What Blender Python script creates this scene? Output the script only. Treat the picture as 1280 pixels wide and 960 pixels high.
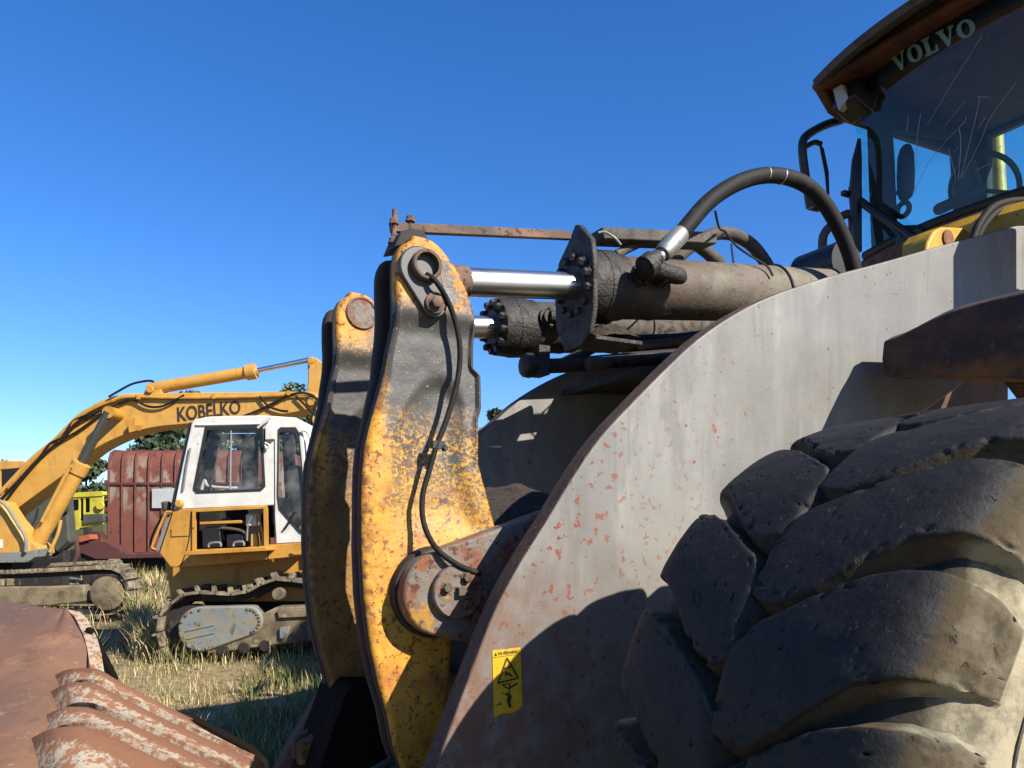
import bpy, bmesh, math, random
import numpy as np
from mathutils import Vector, Matrix, noise as mnoise
R = math.radians
random.seed(7); rng = np.random.default_rng(7)
for o in list(bpy.data.objects): bpy.data.objects.remove(o)
scene = bpy.context.scene
COL = scene.collection

# ------------------------------------------------------------------ camera
EYE = 1.65; F_PX = 1000.0; HORIZON = 660.0        # eye height, focal length in photo pixels, row of the horizon
cam = bpy.data.cameras.new('camera'); cam_o = bpy.data.objects.new('camera', cam); COL.objects.link(cam_o)
cam_o.location = (0, 0, EYE); cam_o.rotation_euler = (R(90), 0, 0)
cam.sensor_width = 36; cam.lens = 36 * F_PX / 1280; cam.shift_y = (HORIZON - 480) / 1280
cam.clip_start = 0.05; cam.clip_end = 3000
scene.camera = cam_o
scene.render.resolution_x = 1024; scene.render.resolution_y = 768

# ------------------------------------------------------------------ sky and sun
SUN_EL, SUN_T = 36, 52
sd = Vector((math.cos(R(SUN_EL)) * math.sin(R(SUN_T)), -math.cos(R(SUN_EL)) * math.cos(R(SUN_T)), math.sin(R(SUN_EL))))
world = bpy.data.worlds.new('World'); scene.world = world; world.use_nodes = True
wn = world.node_tree; wn.nodes.clear()
wo = wn.nodes.new('ShaderNodeOutputWorld'); bg = wn.nodes.new('ShaderNodeBackground')
sky = wn.nodes.new('ShaderNodeTexSky'); sky.sky_type = 'NISHITA'; sky.sun_disc = False
sky.sun_elevation = R(SUN_EL); sky.sun_rotation = math.atan2(sd.x, sd.y)
sky.altitude = 300; sky.air_density = 1.0; sky.dust_density = 0.25; sky.ozone_density = 2.2
hs = wn.nodes.new('ShaderNodeHueSaturation'); hs.inputs['Saturation'].default_value = 1.2
tn = wn.nodes.new('ShaderNodeMix'); tn.data_type = 'RGBA'; tn.blend_type = 'MULTIPLY'; tn.inputs[0].default_value = 1.0; tn.inputs[7].default_value = (0.84, 0.93, 1.2, 1)
wn.links.new(sky.outputs[0], tn.inputs[6]); wn.links.new(tn.outputs[2], hs.inputs['Color']); wn.links.new(hs.outputs[0], bg.inputs[0]); bg.inputs[1].default_value = 0.075
wn.links.new(bg.outputs[0], wo.inputs[0])
sl = bpy.data.lights.new('sun', 'SUN'); sl.energy = 5.0; sl.angle = R(0.53); sl.color = (1.0, 0.93, 0.82)
so = bpy.data.objects.new('sun', sl); COL.objects.link(so); so.location = (10, -10, 20)
so.rotation_euler = sd.to_track_quat('Z', 'Y').to_euler()
scene.view_settings.view_transform = 'Standard'; scene.view_settings.look = 'None'
scene.view_settings.exposure = 1.15; scene.view_settings.gamma = 1.0

# ------------------------------------------------------------------ helpers
def srgb(r, g, b):
    f = lambda c: (c / 255 / 12.92) if c / 255 <= 0.04045 else ((c / 255 + 0.055) / 1.055) ** 2.4
    return (f(r), f(g), f(b), 1)
MATS = {}
def mat(name, base, rough=0.6, metal=0.0, layers=(), bump=None, rnd=False, spec=0.5, coat=0.0, alb=0.52):
    """procedural material: base colour, then wear layers (noise or voronoi masks, optional position masks), then bump"""
    m = bpy.data.materials.new(name); m.use_nodes = True; nt = m.node_tree; nt.nodes.clear()
    N = nt.nodes.new; Lk = nt.links.new
    out = N('ShaderNodeOutputMaterial'); bs = N('ShaderNodeBsdfPrincipled'); Lk(bs.outputs[0], out.inputs[0])
    bs.inputs['Metallic'].default_value = metal; bs.inputs['Specular IOR Level'].default_value = spec
    bs.inputs['Coat Weight'].default_value = coat
    tc = N('ShaderNodeTexCoord'); vec = tc.outputs['Object']
    if rnd:
        oi = N('ShaderNodeObjectInfo'); ml = N('ShaderNodeVectorMath'); ml.operation = 'MULTIPLY_ADD'
        cb = N('ShaderNodeCombineXYZ')
        for k in range(3): Lk(oi.outputs['Random'], cb.inputs[k])
        Lk(cb.outputs[0], ml.inputs[0]); ml.inputs[1].default_value = (37, 53, 71); Lk(vec, ml.inputs[2]); vec = ml.outputs[0]
    def tex(kind, scale, detail=4, stretch=None, rgh=0.55, off=0):
        v = vec
        if stretch or off:
            mp = N('ShaderNodeMapping'); Lk(v, mp.inputs[0])
            if stretch: mp.inputs['Scale'].default_value = stretch
            mp.inputs['Location'].default_value = (off, off * 1.7, off * 0.6); v = mp.outputs[0]
        if kind == 'voronoi':
            t = N('ShaderNodeTexVoronoi'); t.inputs['Scale'].default_value = scale; Lk(v, t.inputs['Vector'])
            return t.outputs['Distance']
        t = N('ShaderNodeTexNoise'); t.inputs['Scale'].default_value = scale; t.inputs['Detail'].default_value = detail
        t.inputs['Roughness'].default_value = rgh; Lk(v, t.inputs['Vector']); return t.outputs['Fac']
    def ramp(sock, lo, hi, a=0.0, b=1.0):
        mr = N('ShaderNodeMapRange'); mr.clamp = True
        Lk(sock, mr.inputs['Value'])
        for k, v in zip(('From Min', 'From Max', 'To Min', 'To Max'), (lo, hi, a, b)): mr.inputs[k].default_value = v
        return mr.outputs[0]
    def math2(op, a, b):
        n = N('ShaderNodeMath'); n.operation = op
        for k, v in enumerate((a, b)):
            if isinstance(v, (int, float)): n.inputs[k].default_value = v
            else: Lk(v, n.inputs[k])
        return n.outputs[0]
    dk = lambda c: (c[0] * alb, c[1] * alb, c[2] * alb, 1)
    rgb = N('ShaderNodeRGB'); rgb.outputs[0].default_value = dk(base); col = rgb.outputs[0]
    rv = N('ShaderNodeValue'); rv.outputs[0].default_value = rough; rg = rv.outputs[0]
    mv = N('ShaderNodeValue'); mv.outputs[0].default_value = metal; mt = mv.outputs[0]
    for i, l in enumerate(layers):
        fac = None
        if 'scale' in l:
            s = tex(l.get('kind', 'noise'), l['scale'], l.get('detail', 5), l.get('stretch'), l.get('rgh', 0.6), l.get('off', i * 3.1 + 1))
            fac = ramp(s, l['lo'], l['hi'])
        if 'mask' in l:
            for ax, lo, hi in l['mask']:
                sp = N('ShaderNodeSeparateXYZ'); Lk(tc.outputs['Object'], sp.inputs[0])
                nz = tex('noise', l.get('mscale', 5), 5, None, 0.6, i + 9)
                v = math2('ADD', sp.outputs[ax], math2('MULTIPLY', math2('SUBTRACT', nz, 0.5), l.get('mamp', 0.3)))
                f2 = ramp(v, lo, hi); fac = f2 if fac is None else math2('MULTIPLY', fac, f2)
        if 'attr' in l:
            at = N('ShaderNodeAttribute'); at.attribute_name = l['attr'][0]
            nz = tex('noise', l.get('mscale', 12), 6, None, 0.65, i + 5)
            v = math2('ADD', at.outputs['Fac'], math2('MULTIPLY', math2('SUBTRACT', nz, 0.5), l.get('mamp', 0.5)))
            f2 = ramp(v, l['attr'][1], l['attr'][2]); fac = f2 if fac is None else math2('MULTIPLY', fac, f2)
        if 'gate' in l:
            fac = math2('MULTIPLY', fac, ramp(tex('noise', l['gate'][0], 3, None, 0.5, i + 17), l['gate'][1], l['gate'][2]))
        if 'amount' in l: fac = math2('MULTIPLY', fac, l['amount'])
        mx = N('ShaderNodeMix'); mx.data_type = 'RGBA'; Lk(fac, mx.inputs[0]); Lk(col, mx.inputs[6]); mx.inputs[7].default_value = dk(l['color']); col = mx.outputs[2]
        if 'rough' in l:
            mx2 = N('ShaderNodeMix'); Lk(fac, mx2.inputs[0]); Lk(rg, mx2.inputs[2]); mx2.inputs[3].default_value = l['rough']; rg = mx2.outputs[0]
        if 'metal' in l:
            mx3 = N('ShaderNodeMix'); Lk(fac, mx3.inputs[0]); Lk(mt, mx3.inputs[2]); mx3.inputs[3].default_value = l['metal']; mt = mx3.outputs[0]
    # a little tone variation everywhere
    hv = N('ShaderNodeHueSaturation'); Lk(col, hv.inputs['Color']); Lk(ramp(tex('noise', 3.0, 6, None, 0.65, 21), 0.3, 0.7, 0.86, 1.1), hv.inputs['Value']); col = hv.outputs[0]
    Lk(col, bs.inputs['Base Color']); Lk(rg, bs.inputs['Roughness']); Lk(mt, bs.inputs['Metallic'])
    if bump:
        prev = None
        for kind, sc, st, dist in bump:
            b = N('ShaderNodeBump'); b.inputs['Strength'].default_value = st; b.inputs['Distance'].default_value = dist
            s = tex(kind, sc, 6, None, 0.6, sc)
            if kind == 'pit': s = ramp(s, 0.655, 0.70, 1.0, 0.0)
            Lk(s, b.inputs['Height'])
            if prev: Lk(prev, b.inputs['Normal'])
            prev = b.outputs[0]
        Lk(prev, bs.inputs['Normal'])
    MATS[name] = m; return m
def glass(name, tint, gloss=0.08, rough=0.03, dirt=None):
    m = bpy.data.materials.new(name); m.use_nodes = True; nt = m.node_tree; nt.nodes.clear(); N = nt.nodes.new; Lk = nt.links.new
    out = N('ShaderNodeOutputMaterial'); tr = N('ShaderNodeBsdfTransparent'); gl = N('ShaderNodeBsdfGlossy'); mx = N('ShaderNodeMixShader')
    tr.inputs[0].default_value = tint; gl.inputs['Roughness'].default_value = rough; gl.inputs[0].default_value = (1, 1, 1, 1)
    lw = N('ShaderNodeLayerWeight'); lw.inputs[0].default_value = 0.5
    pw = N('ShaderNodeMath'); pw.operation = 'POWER'; Lk(lw.outputs['Facing'], pw.inputs[0]); pw.inputs[1].default_value = 5
    ma = N('ShaderNodeMath'); ma.operation = 'MULTIPLY_ADD'; Lk(pw.outputs[0], ma.inputs[0]); ma.inputs[1].default_value = 0.8; ma.inputs[2].default_value = 0.03
    Lk(ma.outputs[0], mx.inputs[0]); Lk(tr.outputs[0], mx.inputs[1]); Lk(gl.outputs[0], mx.inputs[2]); res = mx.outputs[0]
    if dirt:
        df = N('ShaderNodeBsdfDiffuse'); df.inputs[0].default_value = dirt; m2 = N('ShaderNodeMixShader')
        tc = N('ShaderNodeTexCoord'); nz = N('ShaderNodeTexNoise'); nz.inputs['Scale'].default_value = 4; nz.inputs['Detail'].default_value = 8
        Lk(tc.outputs['Object'], nz.inputs['Vector']); mr = N('ShaderNodeMapRange'); Lk(nz.outputs['Fac'], mr.inputs[0])
        mr.inputs[1].default_value = 0.45; mr.inputs[2].default_value = 0.8; mr.inputs[4].default_value = 0.25
        Lk(mr.outputs[0], m2.inputs[0]); Lk(res, m2.inputs[1]); Lk(df.outputs[0], m2.inputs[2]); res = m2.outputs[0]
    Lk(res, out.inputs[0]); MATS[name] = m; return m

def holed_prism(bm, outer, holes, f0, f1):
    """plate with openings: outer and hole outlines in 2-D, filled, given thickness between f0 and f1"""
    t = bmesh.new(); loops = []
    for lp in [outer] + list(holes):
        vs = [t.verts.new((p[0], p[1], 0)) for p in lp]; loops.append(vs)
        for i in range(len(vs)): t.edges.new((vs[i], vs[(i + 1) % len(vs)]))
    bmesh.ops.triangle_fill(t, use_beauty=True, use_dissolve=False, edges=t.edges[:], normal=(0, 0, 1))
    t.verts.index_update(); t.verts.ensure_lookup_table()
    A_ = [bm.verts.new(f0((v.co.x, v.co.y))) for v in t.verts]; B_ = [bm.verts.new(f1((v.co.x, v.co.y))) for v in t.verts]
    for f in t.faces:
        bm.faces.new([A_[v.index] for v in f.verts]); bm.faces.new([B_[v.index] for v in reversed(f.verts)])
    for vs in loops:
        for i in range(len(vs)):
            a, b = vs[i].index, vs[(i + 1) % len(vs)].index; bm.faces.new((A_[a], A_[b], B_[b], B_[a]))
    t.free()
def finish(bm, angle=38, smooth=True):
    bmesh.ops.recalc_face_normals(bm, faces=bm.faces)
    for f in bm.faces: f.smooth = smooth
    ca = R(angle)
    for e in bm.edges:
        e.smooth = not (len(e.link_faces) != 2 or e.calc_face_angle(0) > ca)
def obj(name, bm, material, parent=None, angle=38, bevel=0, seg=2, smooth=True):
    if isinstance(bm, bmesh.types.BMesh):
        finish(bm, angle, smooth); me = bpy.data.meshes.new(name); bm.to_mesh(me); bm.free()
    else: me = bm
    o = bpy.data.objects.new(name, me); COL.objects.link(o)
    if material and not me.materials:
        for mm in (material if isinstance(material, (list, tuple)) else [material]): me.materials.append(mm)
    if parent: o.parent = parent
    if bevel:
        b = o.modifiers.new('bevel', 'BEVEL'); b.width = bevel; b.segments = seg; b.limit_method = 'ANGLE'; b.angle_limit = R(35); b.harden_normals = False
    return o
def dup(o, parent, loc=None, rot=None, scale=None):
    c = o.copy(); COL.objects.link(c); c.parent = parent
    if loc is not None: c.location = loc
    if rot is not None: c.rotation_euler = rot
    if scale is not None: c.scale = scale
    return c
def empty(name, loc=(0, 0, 0), rz=0, parent=None):
    o = bpy.data.objects.new(name, None); COL.objects.link(o); o.location = loc; o.rotation_euler = (0, 0, rz); o.parent = parent; o.empty_display_size = 0.2
    return o
def tag(o, label=None, cat=None, group=None, kind=None):
    if label: o['label'] = label
    if cat: o['category'] = cat
    if group: o['group'] = group
    if kind: o['kind'] = kind
    return o
BM = bmesh.new
def box(bm, c, s, rot=None):
    M = Matrix.Translation(c) @ (rot.to_4x4() if rot else Matrix.Identity(4)) @ Matrix.Diagonal((*s, 1))
    return bmesh.ops.create_cube(bm, size=1, matrix=M)['verts']
def prism(bm, pts, f0, f1):
    """closed polygon pts through the two mappings f0, f1 (each 2-D point to 3-D)"""
    a = [bm.verts.new(f0(p)) for p in pts]; b = [bm.verts.new(f1(p)) for p in pts]; n = len(pts)
    bm.faces.new(a); bm.faces.new(list(reversed(b)))
    for i in range(n): bm.faces.new((a[(i + 1) % n], a[i], b[i], b[(i + 1) % n]))
def frame_of(d):
    d = Vector(d).normalized(); up = Vector((0, 0, 1)) if abs(d.z) < 0.9 else Vector((1, 0, 0))
    x = d.cross(up).normalized(); return x, d.cross(x).normalized(), d
def tube(bm, path, r, seg=12, cap=True):
    path = [Vector(p) for p in path]; n = len(path); rs = r if isinstance(r, (list, tuple)) else [r] * n
    rings = []; x = None
    for i in range(n):
        d = (path[min(i + 1, n - 1)] - path[max(i - 1, 0)]).normalized()
        if x is None: x, y, _ = frame_of(d)
        else:
            x = (x - d * x.dot(d)).normalized(); y = d.cross(x)
        rings.append([bm.verts.new(path[i] + rs[i] * (math.cos(2 * math.pi * k / seg) * x + math.sin(2 * math.pi * k / seg) * y)) for k in range(seg)])
    for a, b in zip(rings, rings[1:]):
        for k in range(seg): bm.faces.new((a[k], a[(k + 1) % seg], b[(k + 1) % seg], b[k]))
    if cap: bm.faces.new(list(reversed(rings[0]))); bm.faces.new(rings[-1])
def smooth_path(pts, sub=8):
    pts = [Vector(p) for p in pts]; out = []
    for i in range(len(pts) - 1):
        p0, p1, p2, p3 = pts[max(i - 1, 0)], pts[i], pts[i + 1], pts[min(i + 2, len(pts) - 1)]
        for k in range(sub):
            t = k / sub
            out.append(0.5 * ((2 * p1) + (p2 - p0) * t + (2 * p0 - 5 * p1 + 4 * p2 - p3) * t * t + (3 * p1 - p0 - 3 * p2 + p3) * t ** 3))
    out.append(pts[-1]); return out
def lathe(bm, p0, d, prof, seg=24):
    """profile of (distance along d, radius) about the axis through p0"""
    x, y, d = frame_of(d); p0 = Vector(p0); rings = []
    for a, r in prof: rings.append([bm.verts.new(p0 + d * a + r * (math.cos(2 * math.pi * k / seg) * x + math.sin(2 * math.pi * k / seg) * y)) for k in range(seg)])
    for a, b in zip(rings, rings[1:]):
        for k in range(seg): bm.faces.new((a[k], a[(k + 1) % seg], b[(k + 1) % seg], b[k]))
    bm.faces.new(list(reversed(rings[0]))); bm.faces.new(rings[-1])
def gridmesh(bm, rows):
    vs = [[bm.verts.new(p) for p in r] for r in rows]
    for a, b in zip(vs, vs[1:]):
        for k in range(len(a) - 1): bm.faces.new((a[k], a[k + 1], b[k + 1], b[k]))
    return vs
def interp(x, xs, ys): return float(np.interp(x, xs, ys))
def at(px, py, Y): return Vector(((px - 640) / F_PX * Y, Y, EYE + (HORIZON - py) / F_PX * Y))    # a point of the place at distance Y
# ---- the loader's own frame: u towards its rear, w towards the camera's side, z up
TH = R(28); LO = Vector((-0.109 * 3.2, 3.2, 0)); LA = Vector((math.cos(TH), math.sin(TH), 0)); LL = Vector((math.sin(TH), -math.cos(TH), 0))
def U(px, py, w):
    d = Vector(((px - 640) / F_PX, 1, (HORIZON - py) / F_PX)); t = (LO + LL * w).dot(LL) / d.dot(LL)
    P = d * t + Vector((0, 0, EYE)); return ((P - LO).dot(LA), P.z)
def Q(u, w, z): return Vector((u, -w, z))
def QP(px, py, w): u, z = U(px, py, w); return Q(u, w, z)
def hexbolt(bm, p, d, r, h):
    lathe(bm, p, d, [(0, r * 1.25), (h * 0.25, r * 1.25), (h * 0.25, r), (h * 0.9, r), (h, r * 0.85)], 6)
# block letters with slab serifs, unit height, pieces as polygons
def letter_polys(ch):
    O = lambda w, t, s: [[(w / 2 + (w / 2) * math.cos(a), .5 + .5 * math.sin(a)), (w / 2 + (w / 2) * math.cos(b), .5 + .5 * math.sin(b)),
                      (w / 2 + (w / 2 - t) * math.cos(b), .5 + (.5 - s) * math.sin(b)), (w / 2 + (w / 2 - t) * math.cos(a), .5 + (.5 - s) * math.sin(a))]
                     for a, b in [(2 * math.pi * i / 24, 2 * math.pi * (i + 1) / 24) for i in range(24)]]
    rc = lambda x0, y0, x1, y1: [(x0, y0), (x1, y0), (x1, y1), (x0, y1)]
    if ch == 'V': return 1.12, [[(.1, .9), (.42, .9), (.68, .2), (.6, 0), (.46, 0)], [(.84, .9), (.98, .9), (.62, 0), (.55, .04), (.62, .3)], rc(0, .88, .5, 1), rc(.74, .88, 1.1, 1)]
    if ch == 'O': return 1.08, O(1.05, .3, .13)
    if ch == 'L': return .95, [rc(.12, .1, .42, .9), rc(0, .88, .56, 1), rc(0, 0, .9, .12), [(.72, .12), (.9, .12), (.9, .4), (.8, .4)]]
    return 1, []
def letters(bm, text, f):
    x = 0; k = 0
    for ch in text:
        w, polys = letter_polys(ch)
        for p in polys:
            e = 0.0006 + 0.00025 * (k % 7); k += 1
            bm.faces.new([bm.verts.new(f(x + a, b, e)) for a, b in p])
        x += w + .06
    return x
def text_mesh(s, bold=0.0):
    c = bpy.data.curves.new('t', 'FONT'); c.body = s; c.offset = bold; o = bpy.data.objects.new('t', c); COL.objects.link(o)
    dg = bpy.context.evaluated_depsgraph_get(); me = bpy.data.meshes.new_from_object(o.evaluated_get(dg)); bpy.data.objects.remove(o); bpy.data.curves.remove(c)
    v = np.array([p.co[:2] for p in me.vertices]); lo, hi = v.min(0), v.max(0)
    for p in me.vertices: p.co.x = (p.co.x - lo[0]) / (hi[0] - lo[0]); p.co.y = (p.co.y - lo[1]) / (hi[1] - lo[1])
    return me
# ------------------------------------------------------------------ materials
RUST = srgb(120, 62, 38); RUSTL = srgb(165, 92, 55); BLACK = (0.012, 0.012, 0.012, 1)
M_arm = mat('grey_arm_paint', srgb(150, 149, 144), 0.55, layers=[
    dict(color=srgb(176, 174, 164), scale=2.2, lo=0.45, hi=0.7, amount=0.6),
    dict(color=srgb(118, 116, 108), scale=1.6, lo=0.52, hi=0.72, stretch=(3, 3, 0.5), amount=0.55),
    dict(color=srgb(196, 196, 186), scale=9, lo=0.56, hi=0.75, stretch=(1.6, 1.6, 0.25), amount=0.45),
    dict(color=srgb(96, 92, 84), scale=14, lo=0.6, hi=0.72, stretch=(1.5, 1.5, 0.12), amount=0.35),
    dict(color=srgb(108, 104, 96), scale=1.1, lo=0.5, hi=0.56, stretch=(1.6, 1, 0.45), off=31, amount=0.3),
    dict(color=srgb(184, 182, 172), scale=1.4, lo=0.56, hi=0.6, stretch=(1.8, 1, 0.6), off=12, amount=0.3),
    dict(color=srgb(160, 96, 68), scale=24, lo=0.67, hi=0.682, detail=3, off=4, rough=0.85, gate=(2.3, .5, .58)),
    dict(color=srgb(142, 76, 46), scale=30, lo=0.675, hi=0.685, detail=2, off=9, rough=0.9, gate=(3.1, .48, .56)),
    dict(color=srgb(150, 84, 58), scale=26, lo=0.60, hi=0.62, detail=4, off=6, mask=[(0, 1.25, 0.3)], mscale=4, mamp=0.4, rough=0.9),
    dict(color=srgb(132, 96, 74), mask=[(0, 0.95, 0.1), (2, 1.75, 1.15)], scale=11, lo=0.3, hi=0.55, detail=8, mscale=9, mamp=0.6, rough=0.8, amount=0.95),
    dict(color=srgb(48, 40, 34), scale=46, lo=0.74, hi=0.75, detail=2, off=14),
], bump=[('noise', 60, 0.08, 0.004), ('noise', 2.2, 0.12, 0.05)], alb=0.5)
M_armedge = mat('rusty_plate_edge', srgb(104, 78, 64), 0.85, layers=[
    dict(color=srgb(70, 52, 44), scale=14, lo=0.45, hi=0.6, stretch=(1, 4, 1)), dict(color=srgb(140, 104, 84), scale=40, lo=0.58, hi=0.7)],
    bump=[('noise', 60, 0.5, 0.01)])
M_yel = mat('worn_yellow_casting', srgb(226, 166, 40), 0.6, alb=0.6, layers=[
    dict(color=srgb(226, 168, 60), scale=6, lo=0.45, hi=0.7, amount=0.6),
    dict(color=srgb(186, 110, 34), scale=9, lo=0.5, hi=0.66, detail=8, amount=0.7),
    dict(color=srgb(168, 88, 38), scale=3.2, lo=0.48, hi=0.62, detail=9, rgh=0.75, off=13, rough=0.85, amount=0.4),
    dict(color=srgb(158, 88, 40), scale=44, lo=0.57, hi=0.62, detail=8, off=3, rough=0.85),
    dict(color=srgb(86, 84, 80), scale=55, lo=0.62, hi=0.635, detail=6, off=5, rough=0.5),
    dict(color=srgb(84, 82, 76), scale=75, lo=0.47, hi=0.49, detail=7, rgh=0.7, off=15, mask=[(2, 1.5, 1.95), (2, 2.62, 2.5), (0, -0.2, -0.12)], mscale=9, mamp=0.25, rough=0.45),
    dict(color=srgb(78, 77, 73), mask=[(2, 1.98, 2.16), (2, 2.56, 2.51), (0, -0.19, -0.14)], mscale=14, mamp=0.16, rough=0.6),
    dict(color=srgb(80, 78, 74), scale=3.0, lo=0.50, hi=0.56, detail=8, rgh=0.75, off=2, mask=[(2, 1.55, 1.75), (0, 0.0, 0.08)], mscale=20, mamp=0.12, rough=0.45),
    dict(color=srgb(208, 150, 50), scale=70, lo=0.655, hi=0.67, detail=4, off=8, rough=0.6),
    dict(color=srgb(52, 40, 33), attr=('side_shade_dirt', 0.45, 0.8), mscale=12, mamp=0.35, rough=0.85),  # shade and dirt of the side faces, both painted as one dark brown
    dict(color=srgb(104, 52, 34), mask=[(0, -0.16, -0.27)], scale=26, lo=0.42, hi=0.6, mscale=14, mamp=0.24, rough=0.9),
    dict(color=srgb(58, 48, 40), mask=[(0, -0.2, -0.3), (2, 2.0, 2.2)], scale=8, lo=0.35, hi=0.5, mscale=14, mamp=0.16, rough=0.9),
], bump=[('noise', 60, 0.3, 0.006), ('noise', 9, 0.14, 0.02)])
M_grease = mat('greasy_black_steel', srgb(52, 45, 38), 0.55, alb=0.4, layers=[
    dict(color=srgb(58, 52, 46), scale=18, lo=0.5, hi=0.65, rough=0.8), dict(color=srgb(84, 74, 62), scale=60, lo=0.62, hi=0.68, rough=0.9)],
    bump=[('noise', 70, 0.6, 0.012), ('noise', 18, 0.4, 0.02)])
M_cyl = mat('dusty_cylinder_paint', srgb(128, 120, 104), 0.72, layers=[
    dict(color=srgb(152, 142, 122), scale=5, lo=0.45, hi=0.7),
    dict(color=srgb(98, 80, 64), mask=[(0, 2.3, 1.3)], scale=5, lo=0.3, hi=0.46, mscale=9, mamp=0.9, rough=0.7),
    dict(color=srgb(60, 52, 45), scale=40, lo=0.56, hi=0.66, detail=7, amount=0.7),
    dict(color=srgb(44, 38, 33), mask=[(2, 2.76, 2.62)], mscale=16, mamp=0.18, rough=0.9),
    dict(color=srgb(186, 176, 154), scale=24, lo=0.66, hi=0.7, amount=0.6)],
    bump=[('noise', 50, 0.35, 0.01)])
M_cylfar = mat('dusty_dark_cylinder_paint', srgb(88, 80, 68), 0.75, layers=[
    dict(color=srgb(122, 112, 94), scale=5, lo=0.5, hi=0.7), dict(color=srgb(50, 44, 38), scale=20, lo=0.48, hi=0.62, detail=7)],
    bump=[('noise', 50, 0.4, 0.01)])
M_chrome = mat('chromed_rod', srgb(236, 236, 234), 0.3, metal=1.0, alb=0.85, layers=[dict(color=srgb(150, 146, 138), scale=14, lo=0.55, hi=0.72, stretch=(0.4, 3, 3), rough=0.3, amount=0.5)])
M_hose = mat('black_hose_rubber', srgb(40, 38, 36), 0.72, alb=0.3, spec=0.25, layers=[dict(color=srgb(84, 78, 68), scale=16, lo=0.52, hi=0.72, rough=0.8, amount=0.6)], bump=[('noise', 60, 0.2, 0.006)])
M_hose2 = mat('dusty_hose_rubber', srgb(92, 84, 70), 0.8, layers=[dict(color=srgb(56, 50, 44), scale=16, lo=0.5, hi=0.68)], bump=[('noise', 60, 0.3, 0.006)])
M_zinc = mat('zinc_plated_steel', srgb(178, 178, 172), 0.42, metal=0.75, alb=0.7, layers=[dict(color=srgb(120, 112, 100), scale=22, lo=0.55, hi=0.7, rough=0.7)], bump=[('noise', 40, 0.15, 0.005)])
M_bar = mat('rusty_bar_steel', srgb(104, 84, 68), 0.8, layers=[dict(color=srgb(146, 108, 84), scale=12, lo=0.5, hi=0.65, stretch=(0.3, 1, 1)), dict(color=srgb(60, 48, 40), scale=40, lo=0.56, hi=0.64)], bump=[('noise', 60, 0.4, 0.008)])
M_boss = mat('worn_grey_boss', srgb(132, 124, 112), 0.65, layers=[
    dict(color=srgb(150, 92, 60), scale=9, lo=0.48, hi=0.58, detail=7, rough=0.85), dict(color=srgb(104, 60, 42), scale=22, lo=0.56, hi=0.62, rough=0.9),
    dict(color=srgb(92, 88, 80), scale=40, lo=0.56, hi=0.66, amount=0.7), dict(color=srgb(186, 140, 52), scale=6, lo=0.62, hi=0.66, detail=6)],
    bump=[('noise', 40, 0.4, 0.01), ('noise', 9, 0.25, 0.02)])
M_rubber = mat('worn_tyre_rubber', srgb(43, 41, 39), 0.7, rnd=True, alb=0.36, spec=0.3, layers=[
    dict(color=srgb(62, 61, 60), scale=14, lo=0.45, hi=0.7, amount=0.7),
    dict(color=srgb(28, 28, 29), scale=40, lo=0.55, hi=0.66, rough=0.7),
    dict(color=srgb(120, 112, 96), scale=30, lo=0.66, hi=0.7, detail=7, rough=0.9, amount=0.7),
    dict(color=srgb(92, 82, 62), attr=('dust', 0.35, 0.85), mscale=16, mamp=0.7, rough=0.95),
    dict(color=srgb(228, 214, 176), attr=('dust', 0.95, 1.6), mscale=11, mamp=1.1, rough=0.95),
    dict(color=srgb(96, 90, 78), scale=7, lo=0.48, hi=0.62, detail=9, rgh=0.7, amount=0.7)],
    bump=[('noise', 90, 0.3, 0.005), ('noise', 16, 0.3, 0.015)])
M_lug = mat('worn_tread_rubber', srgb(50, 45, 41), 0.66, rnd=True, alb=0.2, spec=0.35, layers=[
    dict(color=srgb(76, 70, 63), scale=9, lo=0.45, hi=0.7, amount=0.7),
    dict(color=srgb(30, 27, 25), scale=34, lo=0.56, hi=0.66, rough=0.7),
    dict(color=srgb(118, 112, 100), scale=44, lo=0.68, hi=0.72, detail=7, rough=0.9, amount=0.6),
    dict(color=srgb(196, 184, 150), scale=5.5, lo=0.735, hi=0.75, detail=3, rough=0.95),
    dict(color=srgb(140, 120, 84), attr=('dust', 0.4, 0.8), mscale=24, mamp=0.8, rough=0.95),
    dict(color=srgb(255, 244, 206), attr=('dust', 0.95, 1.6), mscale=12, mamp=1.0, rough=0.95),
    dict(color=srgb(62, 57, 51), scale=8, lo=0.52, hi=0.62, detail=9, rgh=0.7, amount=0.5)],
    bump=[('noise', 140, 0.35, 0.004), ('noise', 40, 0.3, 0.008), ('pit', 26, 0.9, 0.012), ('pit', 60, 0.5, 0.006)])
M_brown = mat('rusty_brown_fender', srgb(66, 46, 40), 0.8, layers=[
    dict(color=srgb(104, 70, 52), scale=8, lo=0.46, hi=0.64, detail=8), dict(color=srgb(120, 114, 104), scale=11, lo=0.6, hi=0.72, detail=8, off=5),
    dict(color=srgb(150, 92, 40), mask=[(2, 2.34, 2.30)], scale=8, lo=0.4, hi=0.6, mamp=0.08)],
    bump=[('noise', 40, 0.5, 0.012)])
M_frame = mat('orange_frame_paint', srgb(104, 64, 36), 0.8, layers=[dict(color=srgb(76, 46, 28), scale=5, lo=0.45, hi=0.65)], bump=[('noise', 30, 0.3, 0.01)])
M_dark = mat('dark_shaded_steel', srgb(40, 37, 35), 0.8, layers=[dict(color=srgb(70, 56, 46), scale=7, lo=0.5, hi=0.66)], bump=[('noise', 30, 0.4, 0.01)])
M_black = mat('black_plastic', srgb(22, 22, 23), 0.5, layers=[dict(color=srgb(60, 56, 50), scale=9, lo=0.55, hi=0.75, amount=0.6)], rnd=True)
M_cabdark = mat('cab_lining', srgb(34, 35, 38), 0.85)
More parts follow.
